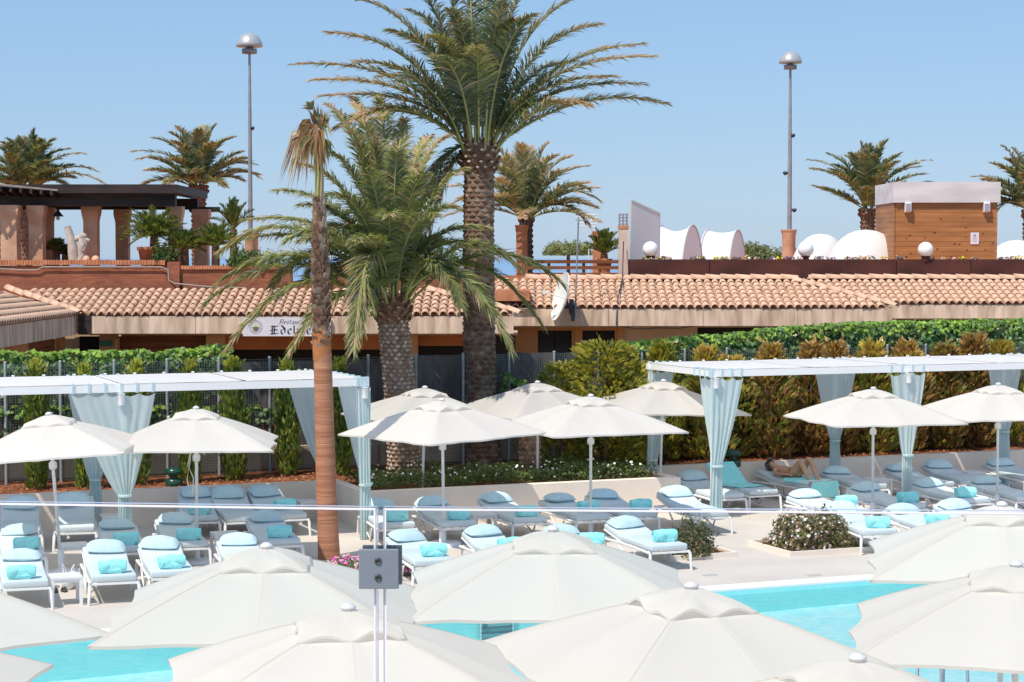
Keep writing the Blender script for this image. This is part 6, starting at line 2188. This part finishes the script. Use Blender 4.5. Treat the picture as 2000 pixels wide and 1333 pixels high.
J = {
 'pelvis': ((0, .98, z0 + .13), (.155, .11)), 'waist': ((0, 1.14, z0 + .13), (.135, .10)), 'chest': ((0, 1.34, z0 + .16), (.16, .11)), 'neckb': ((0, 1.52, z0 + .18), (.075, .065)), 'neck': ((0, 1.58, z0 + .19), (.052, .05)),
 'headb': ((-.01, 1.66, z0 + .21), (.075, .08)), 'head': ((-.02, 1.75, z0 + .23), (.088, .095)), 'headt': ((-.02, 1.82, z0 + .24), (.06, .065)),
 'hipl': ((-.11, .93, z0 + .13), (.095, .095)), 'hipr': ((.11, .93, z0 + .13), (.095, .095)),
 'kneel': ((-.13, .62, z0 + .42), (.062, .062)), 'kneer': ((.12, .64, z0 + .46), (.062, .062)), 'thl': ((-.12, .78, z0 + .27), (.082, .082)), 'thr': ((.115, .79, z0 + .29), (.082, .082)),
 'cafl': ((-.12, .50, z0 + .25), (.056, .056)), 'cafr': ((.12, .50, z0 + .27), (.056, .056)), 'ankl': ((-.11, .40, z0 + .07), (.035, .035)), 'ankr': ((.11, .40, z0 + .07), (.035, .035)),
 'toel': ((-.11, .24, z0 + .035), (.03, .022)), 'toer': ((.12, .24, z0 + .035), (.03, .022)),
 'shl': ((-.17, 1.46, z0 + .15), (.062, .062)), 'shr': ((.17, 1.46, z0 + .15), (.062, .062)),
 'elbl': ((-.30, 1.22, z0 + .10), (.042, .042)), 'elbr': ((.29, 1.22, z0 + .12), (.042, .042)), 'wrl': ((-.22, .98, z0 + .11), (.028, .03)), 'wrr': ((.16, 1.06, z0 + .25), (.028, .03)),
 'pal': ((-.20, .90, z0 + .11), (.036, .018)), 'par': ((.08, 1.02, z0 + .27), (.036, .018)),
}
E = [('pelvis', 'waist'), ('waist', 'chest'), ('chest', 'neckb'), ('neckb', 'neck'), ('neck', 'headb'), ('headb', 'head'), ('head', 'headt'), ('pelvis', 'hipl'), ('pelvis', 'hipr'), ('hipl', 'thl'), ('thl', 'kneel'), ('hipr', 'thr'), ('thr', 'kneer'),
     ('kneel', 'cafl'), ('cafl', 'ankl'), ('ankl', 'toel'), ('kneer', 'cafr'), ('cafr', 'ankr'), ('ankr', 'toer'), ('chest', 'shl'), ('shl', 'elbl'), ('elbl', 'wrl'), ('wrl', 'pal'), ('chest', 'shr'), ('shr', 'elbr'), ('elbr', 'wrr'), ('wrr', 'par')]
for s_, wk, x0, y0, zz in (('l', 'pal', -.20, .90, .11), ('r', 'par', .08, 1.02, .27)):
    for q, (dx, ln) in enumerate(((-.024, .055), (-.008, .065), (.008, .062), (.024, .048))):
        a_, b_ = 'f%s%da' % (s_, q), 'f%s%db' % (s_, q)
        if s_ == 'l':
            J[a_] = ((x0 + dx, y0 - .045, z0 + zz - .005), (.0095, .009)); J[b_] = ((x0 + dx * 1.3, y0 - .045 - ln, z0 + zz - .03), (.008, .008))
        else:
            J[a_] = ((x0 - .045, y0 + dx, z0 + zz - .005), (.0095, .009)); J[b_] = ((x0 - .045 - ln, y0 + dx * 1.3, z0 + zz - .03), (.008, .008))
        E += [(wk, a_), (a_, b_)]
    tk = 't' + s_
    J[tk] = ((x0 + (.05 if s_ == 'l' else .0), y0 + (.0 if s_ == 'l' else -.05), z0 + zz - .01), (.010, .010))
    E.append((wk, tk))
skin_body('body', J, E, ps_)
mb = MB()
hc = V((-.02, 1.785, z0 + .225))
for i in range(420):
    u = V((rnd(-1, 1), rnd(-.75, 1), rnd(-1, 1))).normalized()
    if u.y < -.1 and u.z > .1:
        continue
    leaf(mb, hc + V((u.x * .112, u.y * .125, u.z * .118)), u + V((rnd(-.3, .3), rnd(-.3, .3), rnd(-.3, .3))), rnd(.05, .09), 0, .5)
mb.sphere(hc + V((0, .012, -.01)), .103, 14, 10, 0, sy=1.08)
mb.build('hair', 'hair', ps_)
mb = MB(); mb.sphere(hc + V((0, .02, .125)), .045, 10, 8); mb.build('hair_bun', 'hair', ps_)
mb = MB(); mb.lathe([(.155, -.07), (.168, -.02), (.165, .04), (.150, .08)], 20, (0, 0, 0))
mb.v = [(v[0], v[2] + .97, v[1] * .78 + z0 + .125) for v in mb.v]
mb.build('swimwear', 'bikini', ps_)
mb = MB()
fc = V((-.02, 1.72, z0 + .325))
mb.sphere(fc + V((0, -.02, .005)), .018, 8, 6, sx=.7, sy=1.2); mb.sphere(fc + V((-.033, .02, .0)), .012, 8, 6, 1); mb.sphere(fc + V((.033, .02, .0)), .012, 8, 6, 1); mb.sphere(fc + V((0, -.058, -.008)), .02, 8, 6, 2, sy=.35, sz=.4)
mb.build('face', ['skin', 'black', 'towelpink'], ps_)

# ================================================================== SIDE TABLES
def table(px, py, lb, yaw=20):
    p = P(px, py, .42)
    t = thing('side_table', 'small square white side table ' + lb, 'side table', V((p.x, p.y, 0)), R(yaw), 'white side tables')
    mb = MB(); mb.box((0, 0, .41), (.46, .46, .03)); mb.build('top', 'white', t)
    mb = MB()
    for s_ in (-1, 1):
        mb.box((0, s_ * .20, .368), (.36, .025, .05)); mb.box((s_ * .20, 0, .366), (.025, .36, .05))
    mb.build('apron', 'white', t)
    for sx_ in (-1, 1):
        for sy_ in (-1, 1):
            mb = MB(); mb.box((sx_ * .205, sy_ * .205, .197), (.045, .045, .394)); mb.build('leg', 'white', t)
for args in ((144, 1063, 'between the left middle row loungers, behind the leftmost parasol pole'), (441, 1041, 'beside the second parasol pole, in the sun'), (127, 1124, 'in shade between the two nearest left loungers'), (604, 978, 'behind the fan palm trunk under the cabana'),
             (221, 1006, 'at the tied curtain of the left cabana'), (1714, 935, 'behind the first right hand parasol pole in cabana shade'), (1897, 921, 'near the right cabana back curtain at the wall'), (940, 1003, 'in the centre back row between two loungers')):
    table(*args)

# green bollard lamps in the bark bed
for (px, py, lb) in ((340, 950, 'beside the second parasol in sunlight'), (1432, 912, 'in deep shade under the right cabana')):
    t = thing('garden_bollard', 'dark green mushroom shaped bollard lamp ' + lb, 'bollard', P(px, py, .66), 0, 'green bollard lamps')
    mb = MB(); mb.lathe([(.15, 0), (.165, .03), (.165, .13), (.12, .15), (.08, .16)], 18); mb.build('base', 'greenlamp', t)
    mb = MB(); mb.lathe([(.07, .14), (.07, .24)], 14); mb.build('stem', 'greenlamp', t)
    mb = MB(); mb.lathe([(.10, .22), (.165, .235), (.170, .29), (.155, .335), (.10, .36), (.01, .368)], 20); mb.build('cap', 'greenlamp', t)
# flip flops and small dark bag on the deck between the loungers
for (px, py, ry, lb) in ((116, 1156, .4, 'between the nearest left loungers'), (872, 1113, 1.2, 'under the foot of the lounger right of the clamp'), (1470, 975, 2.0, 'under the loungers beside the corner curtain at the right')):
    sd = thing('sandals', 'dark sandals on the deck ' + lb, 'sandals', P(px, py, 0), ry, 'sandals left on the deck')
    for s_ in (-1, 1):
        mb = MB(); mb.lathe([(.045, 0), (.05, .008), (.05, .022), (.045, .028)], 12, (0, 0, 0))
        mb.v = [(v[0] + s_ * .07, v[1] * 2.6, v[2]) for v in mb.v]
        mb.tube([(s_ * .07 - .045, .0, .02), (s_ * .07 - .02, .04, .06), (s_ * .07, .07, .03), (s_ * .07 + .02, .04, .06), (s_ * .07 + .045, 0, .02)], .009, 5)
        mb.build('sandal', 'black', sd)
for (px, py, m_, lb) in ((134, 1150, 'white', 'pale slouched beach bag under the table between the nearest left loungers'), (1975, 940, 'flood', 'dark slouched beach bag beside the loungers at the right edge')):
    t = thing('beach_bag', lb, 'bag', P(px, py, 0), rnd(0, 2), 'beach bags on the deck')
    me = rbox_mesh('bag_body', (.34, .16, .24), .05, 3, m_, 1, .03, 3)
    link('bag_body', me, t, (0, 0, .12))
    for s_ in (-1, 1):
        mb = MB(); mb.tube([(-.09, s_ * .05, .22), (-.07, s_ * .07, .33), (0, s_ * .09, .37), (.07, s_ * .07, .33), (.09, s_ * .05, .22)], .009, 6); mb.build('handle', m_, t)

# ================================================================== POOL LADDERS
def ladder(base, yaw, label, w, treads):
    t = thing('pool_ladder', label, 'pool ladder', base, yaw)
    for s_ in (-1, 1):
        mb = MB(); mb.tube([(s_ * w / 2, -.03, -.62), (s_ * w / 2, -.05, .0), (s_ * w / 2, -.05, .55), (s_ * w / 2, .05, .72), (s_ * w / 2, .25, .76), (s_ * w / 2, .40, .66), (s_ * w / 2, .44, .0)], .02, 8)
        mb.build('rail', 'chrome', t)
    for z in treads:
        mb = MB(); mb.box((0, -.06, z), (w - .05, .05, .022)); mb.build('tread', 'tread', t)
def on_edge(px, b, z=0.0):
    # point of the pool edge line b seen at px
    tx = (px - 1000) / FPX
    d0 = G(0, b)
    a = (tx * d0.y - d0.x) / (U.x - tx * U.y)
    return G(a, b, z)
ladder(on_edge(968, PB0, 0), YAW, 'steel pool ladder with dark treads at the far pool wall under the central parasol', .50, (-.20, -.275, -.35))
ladder(on_edge(1829, PB1, 0), YAW + math.pi, 'steel pool ladder rails at the near pool edge, bottom right', .18 * 1.9, (-.2,))

# ================================================================== GLASS BALUSTRADE IN FRONT
Yg = 2.62
def top_z(px, py, Y):
    return Q(px, py, Y).z
def glass_panel(lb, pL, yL, pR, yR, YL, YR, edge):
    A = Q(pL, yL, YL); B = Q(pR, yR, YR)
    zt = (A.z + B.z) / 2
    t = thing('glass_balustrade', lb, 'glass balustrade', V((A.x, A.y, zt - 1.1)))
    A2, B2 = V((0, 0, 0)), V((B.x - A.x, B.y - A.y, 0))
    d = B2.normalized()
    nn = V((-d.y, d.x, 0))
    th = .0115
    a0 = A.z - (zt - 1.1)
    b0 = B.z - (zt - 1.1)
    corners = [A2, B2, B2 + nn * th, A2 + nn * th]
    zs = [a0, b0, b0, a0]
    mb = MB()
    mb.add([corners[0], corners[1], corners[1] + V((0, 0, b0)), corners[0] + V((0, 0, a0))], [(0, 1, 2, 3)])
    mb.add([corners[3], corners[2], corners[2] + V((0, 0, b0)), corners[3] + V((0, 0, a0))], [(3, 2, 1, 0)])
    mb.build('pane', 'glass', t)
    mb = MB()
    e = .0012
    fr = nn * -.0008
    for (h0, h1, mi) in ((-.0028, -.0002, 0), (-.0034, -.0028, 1)):
        mb.add([corners[0] + fr + V((0, 0, a0 + h0)), corners[1] + fr + V((0, 0, b0 + h0)), corners[1] + fr + V((0, 0, b0 + h1)), corners[0] + fr + V((0, 0, a0 + h1))], [(0, 1, 2, 3)], mi)
    for s0, s1, mi in ((0, .15, 0), (.15, 1.0, 1)):
        p = [corners[0] + nn * th * s0, corners[1] + nn * th * s0, corners[1] + nn * th * s1, corners[0] + nn * th * s1]
        mb.add([p[0] + V((0, 0, a0 + e)), p[1] + V((0, 0, b0 + e)), p[2] + V((0, 0, b0 + e)), p[3] + V((0, 0, a0 + e))], [(0, 1, 2, 3)], mi)
    mb.build('top_edge', ['glassedge', 'glassedgedk'], t)
    mb = MB()
    c = corners[1] if edge == 'R' else corners[0]
    zz = b0 if edge == 'R' else a0
    sgn = d * (.0006 if edge == 'R' else -.0006)
    q = [c + sgn, c + nn * th * .5 + sgn, c + nn * th + sgn]
    mb.add([q[0], q[1], q[1] + V((0, 0, zz)), q[0] + V((0, 0, zz))], [(0, 1, 2, 3)], 0)
    mb.add([q[1], q[2], q[2] + V((0, 0, zz)), q[1] + V((0, 0, zz))], [(0, 1, 2, 3)], 1)
    # ground arris along the vertical edge
    w_ = d * (-.0036 if edge == 'R' else .0036)
    f = c - nn * .0006
    mb.add([f, f + w_, f + w_ + V((0, 0, zz)), f + V((0, 0, zz))], [(0, 1, 2, 3)], 0)
    f = f - nn * .0003
    w2 = d * (-.0014 if edge == 'R' else .0014)
    mb.add([f, f + w2, f + w2 + V((0, 0, zz)), f + V((0, 0, zz))], [(0, 1, 2, 3)], 1)
    mb.build('polished_edge', ['glassedge', 'glassedgedk'], t)
    return t
glass_panel('clear glass balustrade panel left of the steel clamp', -260, 978.5, 735, 992.5, Yg * 1.03, Yg, 'R')
glass_panel('clear glass balustrade panel right of the steel clamp', 749, 992.5, 2300, 1003, Yg, Yg * .97, 'L')
cl = thing('glass_clamp', 'square brushed steel clamp with two dark screws joining the glass panels', 'clamp', Q(740.5, 1110, Yg - .004))
kq = Yg / FPX
wpl, hpl = 78 * kq, 78 * kq
m1 = rbox_mesh('front_plate', (wpl, .007, hpl), .0012, 2, 'steel')
m2 = rbox_mesh('back_plate', (wpl, .007, hpl), .0012, 2, 'steel')
for me in (m1, m2):
    for p in me.polygons:
        p.use_smooth = False
link('front_plate', m1, cl, (0, -.006, 0))
link('back_plate', m2, cl, (.0030, .022, .001))
mb = MB(); mb.box((0, .008, 0), (9 * kq, .016, 70 * kq)); mb.build('spacer', 'screwhole', cl)
for dz in (15.5, -17.0):
    mb = MB(); mb.lathe([(7.2 * kq, 0), (7.2 * kq, .0012), (6.2 * kq, .002), (3.2 * kq, .0018), (3.0 * kq, .0010)], 24)
    mb.v = [(v[0] - 1.0 * kq, -.0094 - v[2], v[1] + dz * kq) for v in mb.v]
    s_ = mb.build('screw', 'screw', cl)
    mb = MB(); mb.lathe([(2.9 * kq, 0), (2.9 * kq, .0014)], 6)
    mb.v = [(v[0] - 1.0 * kq, -.0098 - v[2], v[1] + dz * kq) for v in mb.v]
    mb.build('hex_socket', 'screwhole', s_)
